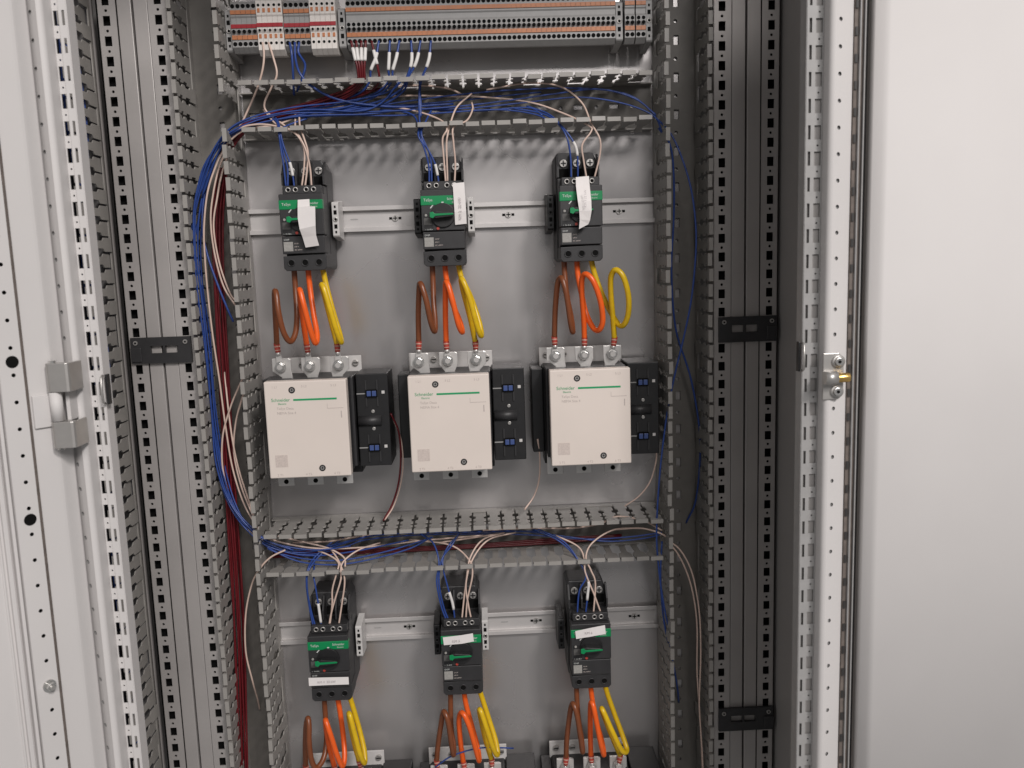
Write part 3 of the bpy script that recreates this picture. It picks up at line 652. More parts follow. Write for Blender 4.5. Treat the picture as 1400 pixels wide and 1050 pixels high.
for colour, pts, where, bolt in (
 ('brown', [(-212.7,-6,1507.8), (-212.6,-6,1479.7), (-211.2,-14,1445.9), (-212.2,-26,1422.4), (-217.4,-36,1411.8), (-223.3,-44,1424.1), (-227.2,-48,1450.2), (-229.3,-44,1472.7), (-232.3,-38,1478.3), (-234.8,-32,1468.7), (-238,-22,1437.6), (-240.7,-14,1405.8)], 'the upper left breaker', (-237.5,-16.8,1376.5)),
 ('orange', [(-194.3,-6,1507.2), (-193.2,-6,1479), (-189,-14,1445.1), (-184,-26,1418.4), (-185.1,-36,1408.7), (-189,-44,1427.7), (-193.8,-48,1456.6), (-197.9,-45,1475.5), (-200.4,-39,1478.2), (-201.3,-32,1465.7), (-201.6,-22,1434.3), (-200.9,-14,1404.3)], 'the upper left breaker', (-198.5,-16.8,1376.5)),
 ('yellow', [(-174.9,-6,1506.6), (-171.5,-6,1483.2), (-163.8,-12,1449), (-155.1,-22,1420), (-151.8,-32,1408.1), (-154.6,-42,1421.5), (-160.6,-46,1450.6), (-167.5,-45,1479.1), (-171.4,-38,1483.8), (-169.9,-30,1469.3), (-164.9,-22,1435), (-160.4,-14,1403.8)], 'the upper left breaker', (-160,-16.8,1376.5)),
 ('brown', [(-28.5,-6,1507.6), (-28.7,-6,1483.2), (-28.7,-12,1454.1), (-27.3,-22,1430.1), (-28.2,-32,1418.2), (-31.9,-42,1431.6), (-36.1,-46,1458.6), (-41,-44,1477.7), (-44.1,-38,1481.4), (-46,-32,1471.8), (-49.2,-22,1440.6), (-51.1,-14,1402.8)], 'the upper middle breaker', (-52,-16.8,1377)),
 ('orange', [(-11.9,-6,1507), (-10,-6,1482.6), (-3.2,-12,1453.2), (5.8,-22,1428.9), (8.5,-32,1415.9), (4.3,-42,1426.4), (-1.9,-46,1457.4), (-6.8,-44,1477.5), (-10.2,-38,1482.2), (-11.5,-32,1468.7), (-13.4,-22,1434.5), (-14.2,-14,1401.5)], 'the upper middle breaker', (-13,-16.8,1377)),
 ('yellow', [(6.2,-6,1506.5), (9.8,-6,1486.8), (20.7,-12,1462.2), (31.2,-22,1428.1), (33.5,-32,1410.1), (28.3,-42,1424.6), (21,-46,1458.5), (13.4,-45,1481.5), (10,-38,1485.3), (12.5,-32,1467.9), (19.7,-22,1433.3), (25.2,-14,1400.1)], 'the upper middle breaker', (25.5,-16.8,1377)),
 ('brown', [(148.5,-6,1507.6), (149,-6,1487.1), (150.7,-12,1457.7), (154.9,-22,1428.6), (155.4,-32,1410.7), (151.7,-42,1425.1), (147.3,-46,1459), (143.2,-44,1478.1), (140,-38,1482.9), (136.4,-32,1473.3), (133.5,-22,1439.1), (132.2,-14,1402.2)], 'the upper right breaker', (133,-16.8,1378)),
 ('orange', [(165.8,-6,1507.1), (166.8,-6,1486.5), (170.8,-10,1459.9), (175.4,-16,1434.4), (183.6,-26,1415.1), (190.1,-36,1412.6), (194.1,-44,1425.6), (190.8,-50,1451), (182.4,-52,1476), (173.6,-48,1486.6), (168.7,-40,1481.9), (168.7,-32,1462.6), (171.6,-22,1428), (173,-14,1399.7)], 'the upper right breaker', (172,-16.8,1378)),
 ('yellow', [(185.1,-6,1506.4), (189.7,-6,1485.7), (197.9,-8,1460.9), (208.8,-12,1436), (217.8,-22,1418.5), (224.1,-32,1418), (228.5,-42,1433.9), (227.4,-50,1458.3), (220.7,-52,1482.2), (211.9,-48,1491), (206.8,-40,1482.6), (207.2,-32,1461.3), (211,-22,1426.6), (213.8,-14,1398.3)], 'the upper right breaker', (210.5,-16.8,1378)),
 ('brown', [(-211.2,-6,901.1), (-211.3,-6,866.4), (-209.9,-14,840.6), (-211.5,-26,822.1), (-216.4,-36,812.9), (-222.5,-42,812.6), (-226.3,-46,827.4), (-227.2,-48,853.9), (-226.7,-44,874.4), (-228.8,-38,884.2), (-233.6,-32,869), (-239.1,-22,832.3), (-242.4,-14,798.3)], 'the lower left breaker', (-237.5,-16.8,775)),
 ('orange', [(-192.5,-6,900.1), (-189.4,-6,866.3), (-185.8,-14,834.7), (-184,-26,814.9), (-185.8,-36,809), (-190.4,-44,829.7), (-196,-48,859.9), (-201.5,-45,878), (-204.5,-39,880.2), (-205.5,-32,859.8), (-204.7,-22,826), (-201.7,-14,796)], 'the lower left breaker', (-198.5,-16.8,775)),
 ('yellow', [(-175.4,-6,899.2), (-170.8,-6,878.8), (-162.8,-12,848.1), (-156.1,-22,822.2), (-155,-32,809.2), (-159.1,-42,830.1), (-164.6,-46,865.7), (-168.7,-44,886.6), (-171.6,-38,887.8), (-172,-30,867.9), (-169.1,-22,831.9), (-165.7,-14,802)], 'the lower left breaker', (-160,-16.8,775)),
 ('brown', [(-30,-6,902.9), (-31.2,-6,874.9), (-31.3,-12,844.4), (-28.6,-22,824.3), (-28.7,-32,814.6), (-30.4,-42,839.7), (-33,-46,871.8), (-36.7,-43,883.4), (-40,-37,882.5), (-44.4,-30,861.1), (-50.6,-22,825.4), (-54.4,-14,795.9)], 'the lower middle breaker', (-52,-16.8,775)),
 ('orange', [(-11.6,-6,904.2), (-9,-6,877.1), (-1.7,-12,846.3), (5.7,-22,817.9), (7.3,-32,803.7), (3.2,-42,830.1), (-3.7,-46,863.7), (-10.2,-44,880.4), (-15.4,-38,880.6), (-18.9,-30,864.2), (-18.2,-22,823.7), (-16,-14,791.5)], 'the lower middle breaker', (-13,-16.8,775)),
 ('yellow', [(10,-6,903.1), (15.5,-6,881.5), (23.9,-12,852.8), (32.3,-22,825.5), (33.7,-32,811.2), (27.9,-42,828.7), (19.8,-46,861.3), (13.5,-44,883.5), (10.9,-38,883.6), (12.7,-30,863.6), (17.7,-22,828.5), (24.9,-14,793.8)], 'the lower middle breaker', (25.5,-16.8,775)),
 ('brown', [(151.7,-6,904.8), (151.7,-6,882.3), (152.5,-12,851.6), (155.5,-22,823.3), (155.6,-32,809), (152.4,-42,835.3), (147.6,-46,873.2), (144.1,-43,886), (141.6,-37,885), (138.8,-30,866.9), (134.4,-22,824.5), (133.3,-14,790.1)], 'the lower right breaker', (131.5,-16.8,776)),
 ('orange', [(171.8,-6,903.7), (173.9,-6,875.5), (178.4,-12,844.6), (185,-22,817.2), (185.9,-32,802.9), (180.3,-42,828.3), (174.2,-46,865.2), (170.8,-44,885.1), (168.5,-38,886.3), (168,-30,865.4), (168.3,-22,827.1), (169.6,-14,791.6)], 'the lower right breaker', (170.5,-16.8,776)),
 ('yellow', [(191.5,-6,902.7), (196.9,-6,879.9), (205.2,-12,853.4), (215.8,-22,822.3), (219.2,-32,807.8), (210.3,-42,814.4), (197.6,-46,844.1), (186,-44,873.3), (183.3,-38,876.8), (188.8,-30,857.6), (201,-22,820.9), (212.4,-14,789.2)], 'the lower right breaker', (209,-16.8,776)),
): power_cable(colour, pts, where, bolt)

# --- wires dropping from the upper duct into the upper breakers
def drops(rows, where):
    for colour, pts, sl in rows:
        nm = 'blue' if colour == 'blue' else 'pale pink'
        g = '%s wires into the %s breaker' % (nm, where)
        if sl: wire(colour, pts, '%s wire with white sleeve entering the top of the %s breaker' % (nm, where), None, 1.2, sl)
        else: wire(colour, pts, '%s control wire entering the top of the %s breaker' % (nm, where), g, 1.25)
drops((
 ('blue', [(-238.5,12,1708), (-223.9,0,1698.1), (-218.8,-14,1682.8), (-217.4,-14,1661.6), (-215.3,-14,1638.4), (-214.5,-13,1612.3)], None),
 ('blue', [(-232.1,14,1710.1), (-222,0,1698.1), (-216.9,-14,1682.8), (-215,-13,1658.9), (-211.1,-12,1636.6), (-212.1,-13,1612.2)], None),
 ('blue', [(-186,12,1702.9), (-210.5,-2,1691.9), (-216,-14,1682.8), (-213.3,-15,1664.1), (-207.3,-14,1643.7), (-204.8,-13,1628.8), (-203.6,-13,1612)], (0.68, 0.86)),
 ('pink', [(-243.2,14,1716), (-224.1,0,1694.4), (-198.2,-14,1680.4), (-188.1,-14,1662.6), (-189,-12,1640.6), (-194.1,-13,1611.7)], None),
 ('pink', [(-197.4,20,1715.8), (-193,-4,1691.1), (-186.5,-14,1672.7), (-182.9,-14,1656), (-185.5,-12,1635.9), (-189.8,-13,1611.6)], None),
 ('pink', [(-202.2,18,1710.9), (-199,-4,1687.5), (-192,-14,1674.7), (-185.1,-16,1658.6), (-181.6,-13,1635.6), (-181.2,-13,1611.3)], None)), 'upper left')
drops((
 ('blue', [(-89.7,18,1712.6), (-50.6,12,1705.8), (-38.6,-4,1688.7), (-38.5,-15,1672.2), (-32.5,-15,1659), (-27.1,-13,1634.9), (-27.2,-13,1611.4)], None),
 ('blue', [(-34.4,6,1750.8), (-36.8,4,1718), (-36.5,-8,1686.2), (-34.1,-15,1666.5), (-24.6,-13,1647.9), (-23.9,-13,1611.3)], None),
 ('blue', [(-21.5,16,1710.4), (-29,-0,1692.8), (-34.6,-14,1675.9), (-28.7,-15,1658.9), (-19.2,-14,1638.3), (-16.1,-13,1623.3), (-14.7,-13,1611.1)], (0.70, 0.88)),
 ('pink', [(-108.6,18,1720.6), (-50.5,14,1710.8), (-11.7,2,1695.5), (-1.1,-14,1680.5), (-7.3,-15,1667.6), (-6.7,-13,1639.9), (-5.6,-13,1610.8)], None),
 ('pink', [(32.9,18,1730.1), (12.9,8,1711.8), (3.7,-6,1689.1), (-0.4,-15,1673), (-2.5,-15,1658.2), (-3.2,-13,1610.7)], None),
 ('pink', [(32.5,16,1718.4), (33.1,10,1707.9), (24.9,-2,1692), (7.6,-14,1682.1), (6.8,-15,1662.6), (8,-13,1637.6), (5.9,-13,1610.4)], None)), 'upper middle')
drops((
 ('blue', [(86,18,1709.8), (124.5,10,1700.7), (144.2,-6,1685.3), (155.5,-14,1665.1), (159.8,-13,1639.8), (160.1,-13,1612.5)], None),
 ('blue', [(105.7,18,1712.1), (132.3,10,1700.5), (147.8,-8,1683), (163.9,-15,1659.1), (168.9,-14,1641.3), (168.9,-13,1612.2)], (0.62, 0.82)),
 ('pink', [(27.9,20,1727.8), (105.8,16,1717.4), (153.4,6,1699.2), (185.2,-10,1679.8), (187.4,-14,1671.6), (175.3,-16,1654.9), (177.1,-13,1634.6), (180.5,-13,1611.9)], None),
 ('pink', [(52.6,20,1734.7), (106.9,22,1742.2), (150.4,16,1736), (178.4,8,1713), (188.4,-8,1683.7), (198.8,-14,1662), (198.6,-13,1641.5), (190.7,-13,1611.6)], None)), 'upper right')
# --- the same below the lower duct
drops((
 ('blue', [(-189.3,18,1120.4), (-212.4,8,1103.2), (-220.9,-10,1090.8), (-223.5,-14,1069), (-221.8,-13,1036.4), (-217.4,-13,1001.6)], None),
 ('blue', [(-173.8,20,1124.4), (-204.3,10,1105.4), (-220,-10,1088.7), (-222.7,-15,1063), (-219.3,-13,1027.7), (-213.8,-13,1001.5)], None),
 ('blue', [(-215.1,8,1092.6), (-213.4,-10,1079.8), (-211.4,-14,1068.4), (-209,-14,1041.6), (-207.6,-13,1018.5), (-206.2,-13,1001.1)], (0.60, 0.86)),
 ('pink', [(-246.5,18,1117.5), (-204.2,10,1107.6), (-179.8,-4,1097.4), (-180.9,-14,1084.1), (-188.2,-13,1060.6), (-190.3,-12,1036.6), (-196.5,-13,1000.6)], None),
 ('pink', [(-122,18,1115.2), (-152.2,8,1109.1), (-173.4,-6,1095.7), (-175.2,-15,1075.7), (-184,-14,1050.1), (-191.8,-13,1026.3), (-198,-13,1000.7)], None),
 ('pink', [(-194.6,16,1112.6), (-180.3,0,1099.2), (-170.9,-14,1082.5), (-170.8,-14,1066.6), (-175.5,-13,1042.8), (-184.2,-13,1000)], None)), 'lower left')
drops((
 ('blue', [(-64.2,18,1125.6), (-46.3,8,1115.1), (-38.2,-8,1092.4), (-42.1,-15,1066.3), (-37.7,-13,1029.8), (-29.6,-13,1003.3)], None),
 ('blue', [(-6.5,18,1129.6), (-19.5,8,1110.7), (-34,-8,1095.4), (-39.1,-15,1066.1), (-34.6,-13,1029.6), (-26.5,-13,1003.2)], None),
 ('blue', [(-8.9,18,1123.1), (-25.9,8,1107.7), (-33.2,-8,1090), (-27.1,-15,1058.1), (-21.1,-14,1031.6), (-18.8,-13,1002.8)], (0.66, 0.86)),
 ('pink', [(56.1,18,1122.4), (24.3,10,1115.6), (6.1,-8,1096.8), (0,-15,1069.7), (-5.6,-13,1034.7), (-10,-13,1002.4)], None),
 ('pink', [(-80.4,20,1117), (-22.9,12,1109.5), (3.9,-8,1093.7), (8.4,-15,1074.6), (-0.3,-13,1036.6), (-4.3,-13,1002.1)], None),
 ('pink', [(71.8,16,1122.4), (32.7,8,1115.9), (9.1,-10,1094.1), (-1.3,-16,1061.5), (0.5,-14,1031.6), (5,-13,1001.7)], None)), 'lower middle')
drops((
 ('blue', [(103.5,18,1125.8), (139,8,1109), (157.9,-6,1085.9), (167.9,-14,1063.6), (158.1,-14,1042.5), (154.2,-13,1005.4)], None),
 ('blue', [(93.1,20,1126.7), (133.9,10,1108.5), (159.9,-6,1082.6), (170.9,-14,1059.2), (169.9,-14,1037.6), (165.7,-13,1002.6)], (0.64, 0.86)),
 ('pink', [(129.2,14,1116.1), (159.4,4,1101.8), (166.8,-10,1087), (166.9,-15,1070.5), (178.7,-14,1037.2), (189.7,-13,1003.6)], None),
 ('pink', [(256.3,16,1120.7), (212.7,8,1123), (179.4,-4,1109), (168.7,-12,1090.8), (175.2,-15,1072.3), (181.1,-14,1052.2), (177.2,-13,1004.2)], None)), 'lower right')

# --- wires between the terminal row and the upper duct
wire('pink', [(-235.6,4,1798.4), (-234.4,2,1782.4), (-237.6,2,1764.3), (-246.9,6,1742.4), (-261.7,12,1718), (-277.1,12,1692.2), (-305.1,14,1661.2)], 'pale wire leaving the left white terminals, nearer the left duct', None, 1.4)
wire('pink', [(-228.1,4,1798.2), (-222,0,1777.1), (-218.8,-2,1756.5), (-229,2,1739.3), (-239.2,8,1724.1), (-238.6,10,1713.3), (-223.7,8,1700.4), (-209.2,4,1689.1)], 'pale wire leaving the left white terminals and bending in the duct', None, 1.4)
wire('blue', [(-201.2,6,1798.1), (-198.6,2,1781.6), (-199.4,6,1755.9), (-202.9,20,1734.7)], 'blue wire dropping straight from the grey terminals between white groups', None, 1.6)
wire('blue', [(-194.6,6,1797.9), (-193.8,0,1776.4), (-187,-8,1754.4), (-169.5,-2,1736.9), (-135.9,8,1723.2), (-69.7,14,1715.1), (8,18,1717.5)], 'blue wire sweeping over the duct wall from the grey terminals', None, 1.6)
wire('blue', [(-188.9,6,1797.8), (-189.9,2,1784.1), (-183.6,8,1770.7), (-187.8,10,1756.5), (-198.7,20,1739.3)], 'blue wire curling back below the grey terminals', None, 1.6)
for pts in ([(-121.6,6,1798), (-117.5,2,1776.8), (-114.6,2,1761.2), (-117,6,1746.4), (-135.4,10,1736.6), (-175.3,14,1725.4), (-224.2,14,1713.6), (-272.4,10,1695.5), (-302.2,12,1665.6)],
            [(-115,6,1797.8), (-113.6,1,1776.5), (-111.6,1,1760.9), (-114,5,1746.2), (-130.6,9,1734.4), (-170.4,13,1723.2), (-219.3,13,1711.4), (-267.7,10,1694.4), (-299.2,14,1663)],
            [(-108.3,6,1797.7), (-109,2,1776.6), (-108.9,2,1761), (-111.3,6,1746.3), (-128.1,11,1732.9), (-166.3,16,1720.8), (-215.3,16,1709), (-266.1,14,1693.2), (-297.6,18,1661.5)],
            [(-102.6,6,1797.5), (-104.2,2,1776.5), (-106.1,2,1761), (-108.4,6,1746.2), (-126.5,12,1731.2), (-164.9,18,1718.4), (-214,18,1706.5), (-264.7,16,1692.5), (-296.4,20,1659.9)]):
    wire('red', pts, 'dark red wire with white sleeve in the tight group below the terminals', 'dark red wires with white sleeves', 1.6, (0.07, 0.17))
wire('red', [(-95.1,6,1797.3), (-91,2,1776.2), (-88.1,3,1760.7), (-88.6,8,1746.1), (-102.5,14,1734.7), (-137.4,18,1725.1)], 'single dark red wire with white sleeve crossing a blue one', None, 1.5, (0.12, 0.34))
for pts, lab in (([(-85.6,6,1797.1), (-90,2,1776.1), (-97.6,2,1759.8), (-101,8,1746.5), (-117,14,1733.2), (-156.5,16,1723.4), (-204.7,14,1716.8)], 'blue sleeved wire crossing the single dark red one below the terminals'),
                 ([(-71.3,6,1796.8), (-72.9,2,1775.7), (-74.7,2,1759.3), (-76.1,8,1745.8), (-95.8,14,1732.6), (-137,14,1720.6), (-194.9,12,1714.3)], 'blue sleeved wire, left one of the first parallel pair'),
                 ([(-58.9,6,1796.5), (-63.4,2,1775.5), (-69,2,1759.1), (-72.1,6,1745.3), (-87.9,12,1732), (-132.2,12,1716.4), (-194.7,10,1710.2)], 'blue sleeved wire, right one of the first parallel pair'),
                 ([(-43.7,6,1796.1), (-43.4,2,1775), (-46,2,1762.2), (-51.5,4,1749.9), (-60.4,10,1736.5), (-88.6,14,1723.1), (-137.5,14,1713.1)], 'blue sleeved wire, left one of the second pair'),
                 ([(-31.3,6,1795.8), (-35.8,2,1774.8), (-41.2,2,1762.1), (-49.6,4,1749.8), (-56.7,10,1734.6), (-84,14,1719.2), (-128.1,14,1709.1)], 'blue sleeved wire, right one of the second pair'),
                 ([(-17.9,6,1795.5), (-20.6,2,1774.4), (-25,2,1761.7), (-31.4,4,1749.4), (-35.3,8,1735.5), (-35.1,8,1718.7), (-35.8,4,1699.3)], 'blue sleeved wire dropping alone at the right of the wired terminals')):
    wire('blue', pts, lab, None, 1.5, (0.14, 0.34))

# --- runs lying in the upper horizontal duct
G1 = 'wires lying in the upper horizontal duct'
for pts in ([(-334.8,4,1611.8), (-311.3,-4,1657.2), (-285.6,-6,1687.8), (-254.2,-2,1704.2), (-202.6,4,1715.9), (-136,8,1722.3), (-77.8,8,1732.9), (-55.5,4,1748.1)],
            [(-340.7,6,1595), (-316.5,-2,1648.3), (-287.2,-4,1686.3), (-250.1,0,1702.6), (-184.1,6,1713), (-117.5,8,1709.7), (-86.1,8,1720), (-62.3,4,1744.6)],
            [(-332.5,8,1609.2), (-308.7,0,1657.7), (-282.5,-4,1686.1), (-222.3,4,1707.1), (-156.3,10,1709.2), (-79.4,12,1709.4), (7.9,14,1713), (76.5,16,1719.1), (145.3,16,1726.7), (203.7,12,1730.1), (249.9,8,1715.9), (276.5,0,1692.1)],
            [(-344.9,8,1576.1), (-316.4,4,1649), (-281.2,-2,1685.5), (-203.8,6,1704.2), (-108.6,12,1706.4), (-50.6,16,1711.2), (27.3,16,1711), (105.7,16,1716.5), (174.3,14,1720.9), (232.2,8,1710.7), (273,2,1692.5), (285.4,6,1672)],
            [(-332.2,12,1604.7), (-304.1,4,1659.9), (-277.9,0,1686.6), (-194.5,8,1707.1), (-127.9,14,1712.9), (-50.1,16,1722.5), (28,18,1730.2), (106.5,20,1734.2), (184.6,16,1732.3), (242.5,10,1721.1), (276.4,4,1694.6)],
            [(-328.4,14,1612.4), (-303.2,8,1662.3), (-271.3,4,1688.9), (-204.8,10,1703), (-138,14,1705.7), (-70.4,16,1704.2), (-2.2,16,1706.1), (66.3,16,1708.1), (114.7,10,1700), (135.3,2,1688.7)],
            [(-176.4,16,1714.5), (-109.1,20,1717.2), (-31.4,20,1711.4), (36.9,18,1707.3), (105.5,16,1709.8), (126.2,8,1697.5)],
            [(-167.9,22,1713.5), (-90.1,24,1717.5), (-11.7,24,1721.1), (67.1,24,1726.6), (126.2,22,1730.3)]):
    wire('blue', pts, 'blue wire lying in the upper horizontal duct', 'blue '+G1, 1.1)
for pts, lab in (([(-289,-2,1682.9), (-269.4,-2,1691.6), (-245.5,-2,1694.7), (-221.5,-4,1690.9), (-202.5,-6,1685.5)], 'short pale wire curving over the lower duct wall at the left'),
                 ([(-137.5,24,1739.5), (-88.9,26,1743.3), (-35.2,26,1743.8), (0.9,24,1738.7), (21.1,20,1728.9)], 'pale wire lying highest in the upper duct'),
                 ([(-108.9,24,1729.3), (-50.4,24,1730.6), (8.3,22,1727.7), (27.9,20,1726.8)], 'level pale wire crossing the middle of the upper duct'),
                 ([(-310.3,14,1656.7), (-271.4,4,1687.1), (-224,8,1695.7), (-176,14,1714.2), (-137.5,16,1718.2)], 'pale wire running beneath the blue bundle in the upper duct')):
    wire('pink', pts, lab, None, 1.35)
wire('red', [(-302.6,24,1657.7), (-261.2,22,1697.1), (-197.1,24,1718.4), (-138,24,1731.9), (-88.9,24,1740.1)], 'dark red wire lying deep in the upper horizontal duct', None, 2.2)

# --- bundle in the left vertical duct
for i, pts in enumerate((
  [(-299.4,-2,1672.1), (-319.3,-2,1648.4), (-332.6,0,1622.7), (-342.1,2,1585.2), (-346.8,4,1537.5), (-346.5,6,1479), (-344.1,8,1409.5), (-343.9,12,1317.9), (-342.4,14,1245), (-331.1,10,1193.1), (-306.2,2,1157.4), (-279.6,-2,1133.2), (-243.1,2,1115.3)],
  [(-297.7,2,1672.6), (-317.9,2,1646.9), (-331.4,4,1618.3), (-341.3,6,1575.9), (-345.1,8,1527.8), (-344.8,10,1469), (-342.3,12,1399), (-342.2,16,1317.1), (-339.4,16,1239.2), (-326.1,12,1187), (-300.2,4,1151.2), (-270.3,0,1127.9), (-213,4,1113.3), (-162.1,8,1116)],
  [(-303.9,6,1669.6), (-324.3,6,1641.9), (-338.2,8,1609.4), (-348.3,10,1566.7), (-351.1,12,1518.3), (-349.8,14,1459.1), (-347.4,16,1388.7), (-346.4,20,1306.3), (-343.1,20,1233.1), (-331.8,16,1180.8), (-305.1,6,1146.6), (-275.4,2,1121), (-224.2,6,1104.5), (-163,10,1106.8), (-79.8,14,1119)],
  [(-297.3,10,1671.8), (-316.8,10,1644.1), (-330.6,12,1612.3), (-340.9,14,1566.6), (-344,16,1513.2), (-343.1,18,1448.7), (-341.6,20,1377.9), (-340.8,22,1295.3), (-336.5,22,1221.8), (-322.9,18,1171.4), (-297.9,8,1141.4), (-264.2,4,1112.4), (-193.5,4,1097.3), (-121.8,10,1102.7), (-48.6,16,1120.2)],
  [(-304.7,14,1666), (-323.8,14,1633.3), (-336.2,16,1595.6), (-346.7,18,1547.5), (-348.4,20,1488.6), (-346.9,22,1418.5), (-344.2,24,1336.5), (-340.7,24,1253.1), (-326.5,20,1184.8), (-300.2,12,1138), (-255.3,10,1113.1), (-204.6,14,1113.8), (-142.3,18,1125.8)],
  [(-300.1,18,1666.4), (-318.2,18,1633.6), (-331.7,20,1595.7), (-341.2,22,1547.5), (-343.8,24,1488.4), (-342.2,26,1418), (-341.4,28,1335.8), (-336.7,28,1241.5), (-319.7,22,1174.3), (-291,14,1131.6), (-235.9,12,1102.9), (-184.6,16,1107.8)])):
    pts = [(x+random.uniform(-1.6, 1.6), y+random.uniform(-2, 2), z) for x, y, z in pts]
    wire('blue', pts, 'blue wire in the bundle curving down the left vertical duct', 'blue wires in the left vertical duct', 1.15)
wire('blue', [(-319.1,24,1645.7), (-331.2,18,1605.2), (-334.8,12,1561.5), (-329.5,8,1527.3), (-320,6,1492.8), (-310.7,6,1463.1), (-302.4,8,1437.9)], 'single blue wire leaving the left duct through a slot', None, 1.5)
for pts, lab in (([(-293.4,6,1669.3), (-307.1,4,1645.9), (-320.8,2,1611.2), (-330,4,1565.8), (-332.8,6,1527.4), (-334.2,10,1478.5), (-333.4,14,1418.6), (-330.6,18,1357.4), (-328.1,20,1295.2), (-323.5,22,1231.8), (-310.6,20,1178.8), (-288.3,10,1140.3)], 'pale wire on the front of the left duct bundle'),
                 ([(-291.7,10,1669.8), (-304.7,8,1643.5), (-314.4,6,1611.3), (-321.1,6,1575.2), (-320.4,8,1531.9), (-312.8,10,1487.6), (-298.4,10,1459.5)], 'pale wire leaving the left duct towards the upper slots'),
                 ([(-290.3,14,1665.6), (-302.6,12,1637.2), (-311.4,10,1603.9), (-319.3,10,1565.8), (-316,12,1517.1), (-305.4,12,1477.5), (-297.5,12,1465.3)], 'second pale wire leaving the left duct near the upper slots'),
                 ([(-287.5,4,1372.7), (-303,10,1347.3), (-319.2,16,1316.2), (-333.7,20,1274.6), (-336.5,22,1221.8), (-321,18,1169.2), (-294.6,8,1130.5)], 'pale wire bowing across the lower left duct'),
                 ([(-286.7,4,1357.6), (-300.5,10,1328.8), (-312.8,16,1295.4), (-319.2,20,1253.1), (-312.1,18,1206), (-296.7,10,1164.1)], 'pale wire bowing close to the inner wall of the left duct'),
                 ([(-333,52,1405.2), (-326.9,32,1355.4), (-320.8,20,1284.5), (-314.1,18,1232.4), (-300.1,12,1180.6), (-290.7,6,1148.1)], 'pale wire slanting down the left duct towards the middle slots'),
                 ([(-251.8,-4,1117.8), (-272.3,-6,1108.8), (-288.7,-6,1092.5), (-303.9,2,1066.6), (-317.8,10,1020.4), (-323.2,14,963.6), (-319,20,915.5), (-319.7,40,876.4), (-324.5,63,846.6)], 'pale wire looping out of the lower left duct opening')):
    wire('pink', pts, lab, None, 1.3)
for i in range(7):
    dx = (i % 4)*4.0; dy = 30+(i//5)*7
    A = [(-296.4,0,1645.1), (-309.7,0,1574.5), (-313.5,0,1478.1), (-317.1,0,1359.3), (-320.7,0,1237), (-322.4,0,1111.1), (-325.2,0,981.4), (-334.4,0,792.3), (-345.8,0,556.6)]
    P = [(x+dx+random.uniform(-1.2,1.2)-16, dy+random.uniform(-2,2), z) for x, y, z in A]
    wire('red', P, 'dark red wire running down the bottom of the left vertical duct', 'dark red wires in the left vertical duct', 1.5)

# --- runs lying in the lower horizontal duct
G2 = 'wires lying in the lower horizontal duct'
for pts in ([(-282.1,6,1126.4), (-244.8,8,1110.1), (-204.4,12,1110.1), (-163.1,16,1119.9), (-121.4,18,1127.1), (-38,18,1126.6), (45.7,18,1124), (103.3,16,1123.2)],
            [(-283.5,10,1120.8), (-225.4,12,1104.6), (-173.6,14,1112.4), (-142.6,18,1120.4), (-80.1,20,1123.5), (3.5,22,1121.3), (87.7,22,1116.5), (171.9,20,1106.8), (234.6,14,1109.3), (281,8,1115.7)],
            [(3.7,22,1124.6), (77.3,22,1122.4), (140.2,20,1112.6), (203.3,18,1102.8), (255.7,14,1106.1), (281.4,10,1112.8)],
            [(-277.6,2,1119), (-233.6,0,1098.5), (-182.8,0,1091.8), (-132,6,1096), (-80.2,12,1106.7), (-48.6,16,1121.2)]):
    wire('blue', pts, 'blue wire lying in the lower horizontal duct', 'blue '+G2, 1.15)
for pts, lab in (([(-280.5,2,1135.1), (-243.1,4,1122.1), (-203.5,8,1113.6), (-142.3,12,1111.6), (-80.2,16,1115.1), (-38.5,18,1116.9), (24.5,18,1119.5)], 'pale wire rising gently through the lower duct'),
                 ([(-261.6,0,1137), (-222.5,4,1124.4), (-193.2,8,1113.1), (-172.3,2,1101.4), (-169.3,-8,1090.9)], 'pale wire dropping out of the lower duct over the left breaker'),
                 ([(-245.3,14,1122.1), (-194.1,16,1121.2), (-163.1,18,1124.6), (-121.6,20,1127.5)], 'short pale wire at the upper left of the lower duct'),
                 ([(24.9,10,1129.6), (87.3,6,1131.4), (149.5,4,1129.2), (190.8,0,1135.1), (216.4,-4,1145.9), (253,-2,1137.3), (280.2,4,1120.2)], 'pale wire lying along the upper wall of the lower duct'),
                 ([(-38.8,20,1110.8), (3.3,20,1115.4), (45.5,20,1120.1)], 'short pale wire in the middle of the lower duct'),
                 ([(213.3,12,1121.7), (249.9,10,1122.9), (275.3,6,1116.6), (293.8,4,1105.6)], 'pale wire leaving the lower duct at its right end')):
    wire('pink', pts, lab, None, 1.3)
for k in range(3):
    wire('red', [(-283, 44+2*k, 1092+3*k), (-150, 50, 1090+3*k), (0, 48, 1092+2*k), (120, 50, 1093+3*k), (230, 52, 1096+2*k)], 'dark red wire lying at the bottom of the lower horizontal duct', 'dark red '+G2, 1.8)

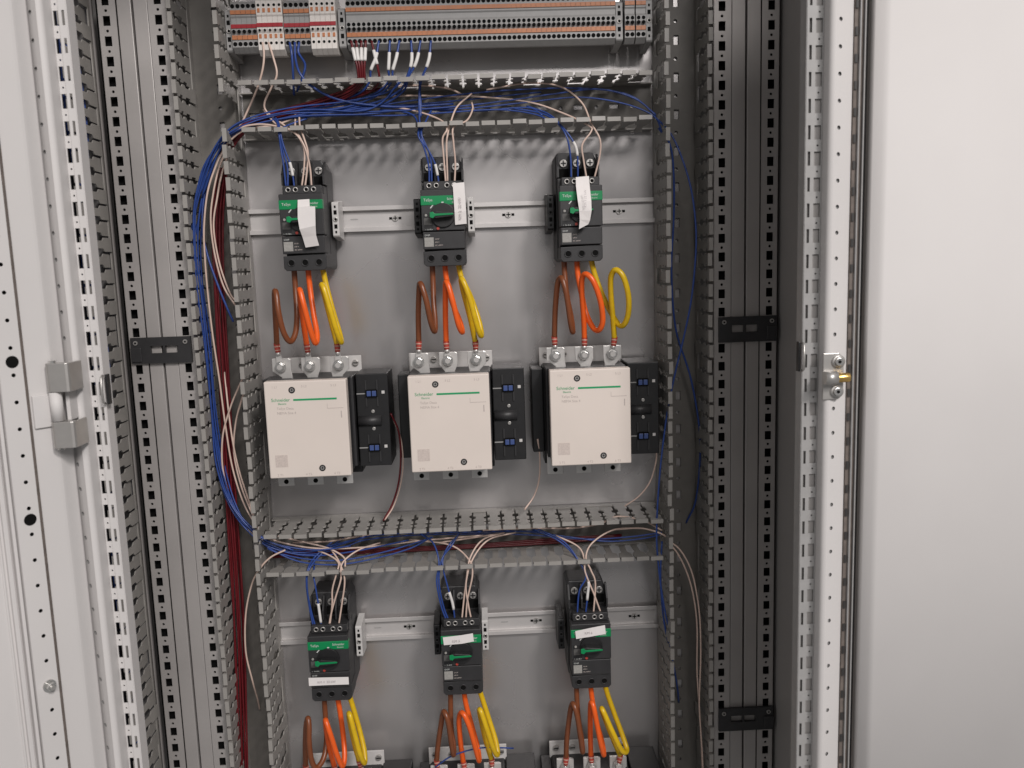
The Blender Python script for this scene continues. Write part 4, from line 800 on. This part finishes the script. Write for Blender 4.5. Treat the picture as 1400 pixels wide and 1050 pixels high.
# --- tails leaving the contactors
wire('red', [(-95.6,0,1305.1), (-86.3,4,1278.3), (-85.5,8,1241), (-90.9,12,1203.5), (-101.5,10,1172.6), (-114.3,4,1151.6)], 'dark red wire hanging below the left contactor', None, 1.4)
wire('pink', [(-94,2,1299.6), (-84,6,1267.4), (-83.2,10,1230), (-89.3,14,1197.6), (-99.6,10,1170.4), (-112.2,4,1152.5)], 'pale wire hanging below the left contactor beside the red one', None, 1.1)
wire('pink', [(106.8,10,1258.9), (109.3,12,1232.1), (107.5,14,1199.9), (99.4,12,1176.2), (84.9,4,1158.8)], 'pale wire hanging below the middle contactor', None, 1.2)
wire('pink', [(273.8,8,1244.2), (274,10,1220.5), (265.7,12,1190.5), (249.4,10,1170.4), (227.3,4,1158)], 'pale wire hanging below the right contactor', None, 1.2)
wire('blue', [(-56.5,-20,789.5), (-34.4,-26,807.9), (-7.9,-26,816.5), (18.3,-22,817.2), (57.3,-10,806.7)], 'dark blue wire crossing in front of the lower middle contactor', None, 1.1)

# --- right vertical duct
wire('blue', [(272.6,0,1692.2), (294.8,4,1671.4), (308.5,0,1642), (321.2,-4,1598.1), (327.4,-6,1549.6), (326.8,-8,1505.7), (320.6,-8,1446.8), (310.3,-8,1397.3), (297.4,-10,1347.5), (286.9,-10,1297), (278.9,-12,1246.2), (272.9,-14,1194.8), (269.4,-14,1142.3), (269.4,-12,1104.4), (273.5,-10,1055.1), (279.9,-8,1010.3), (287.7,0,975.6)], 'long blue wire bowing out of the right duct', None, 1.3)
wire('blue', [(281.4,10,1677.5), (297.5,12,1655.4), (303.1,16,1615.1), (303.6,20,1556.6), (300.9,24,1486.8), (307.9,30,1404.6), (331,36,1330), (344.5,40,1243.2), (341.4,50,1153.2), (329.8,66,1109.7)], 'dim blue wire lying deep in the right duct', None, 1.4)
wire('blue', [(281.3,10,1101.9), (277.5,4,1049.6), (282.6,6,982.1), (298.1,20,912.7), (309.9,44,859.2), (316.8,65,823.8)], 'blue wire diving into the lower right duct', None, 1.4)
wire('pink', [(286.2,-2,1107.9), (304.5,-4,1092.6), (320.6,-2,1060.8), (329.9,2,1020.4), (334.6,4,980.5), (336.5,8,922.3), (334.2,8,853.8), (336.3,8,807.5), (339.4,8,749.9), (342.5,8,629.2)], 'outer one of two pale wires bowing down the right duct', None, 1.2)
wire('pink', [(287,2,1103.3), (301.1,0,1087), (316.2,2,1054), (326.6,6,1013.4), (331.3,8,967.7), (332.1,12,897.8), (336.2,12,828.4), (339.4,12,747.4), (342.5,12,626.3)], 'inner one of two pale wires bowing down the right duct', None, 1.2)

# --- wires and added dark filler in the neighbour's duct, seen through its slots
for i in range(7):
    zs = [ZB, 950, 1100, 1250, 1400, 1550, 1700, ZT]
    wire('blue', [(-462-(i % 4)*3+random.uniform(-6, 3), -52+i*6+random.uniform(-7, 7), z) for z in zs], 'blue wire behind the slots of the neighbouring duct', 'blue wires in the neighbouring duct', 1.5)
for i in range(9):  # black strands added only to darken what shows through the slots
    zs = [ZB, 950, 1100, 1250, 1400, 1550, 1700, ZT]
    wire('black', [(-474-(i % 3)*7+random.uniform(-2, 2), -52+(i//3)*18+random.uniform(-4, 4), z) for z in zs], 'black filler strand added to darken the neighbouring duct', 'black filler strands darkening the neighbouring duct', 3.6, name='cable')
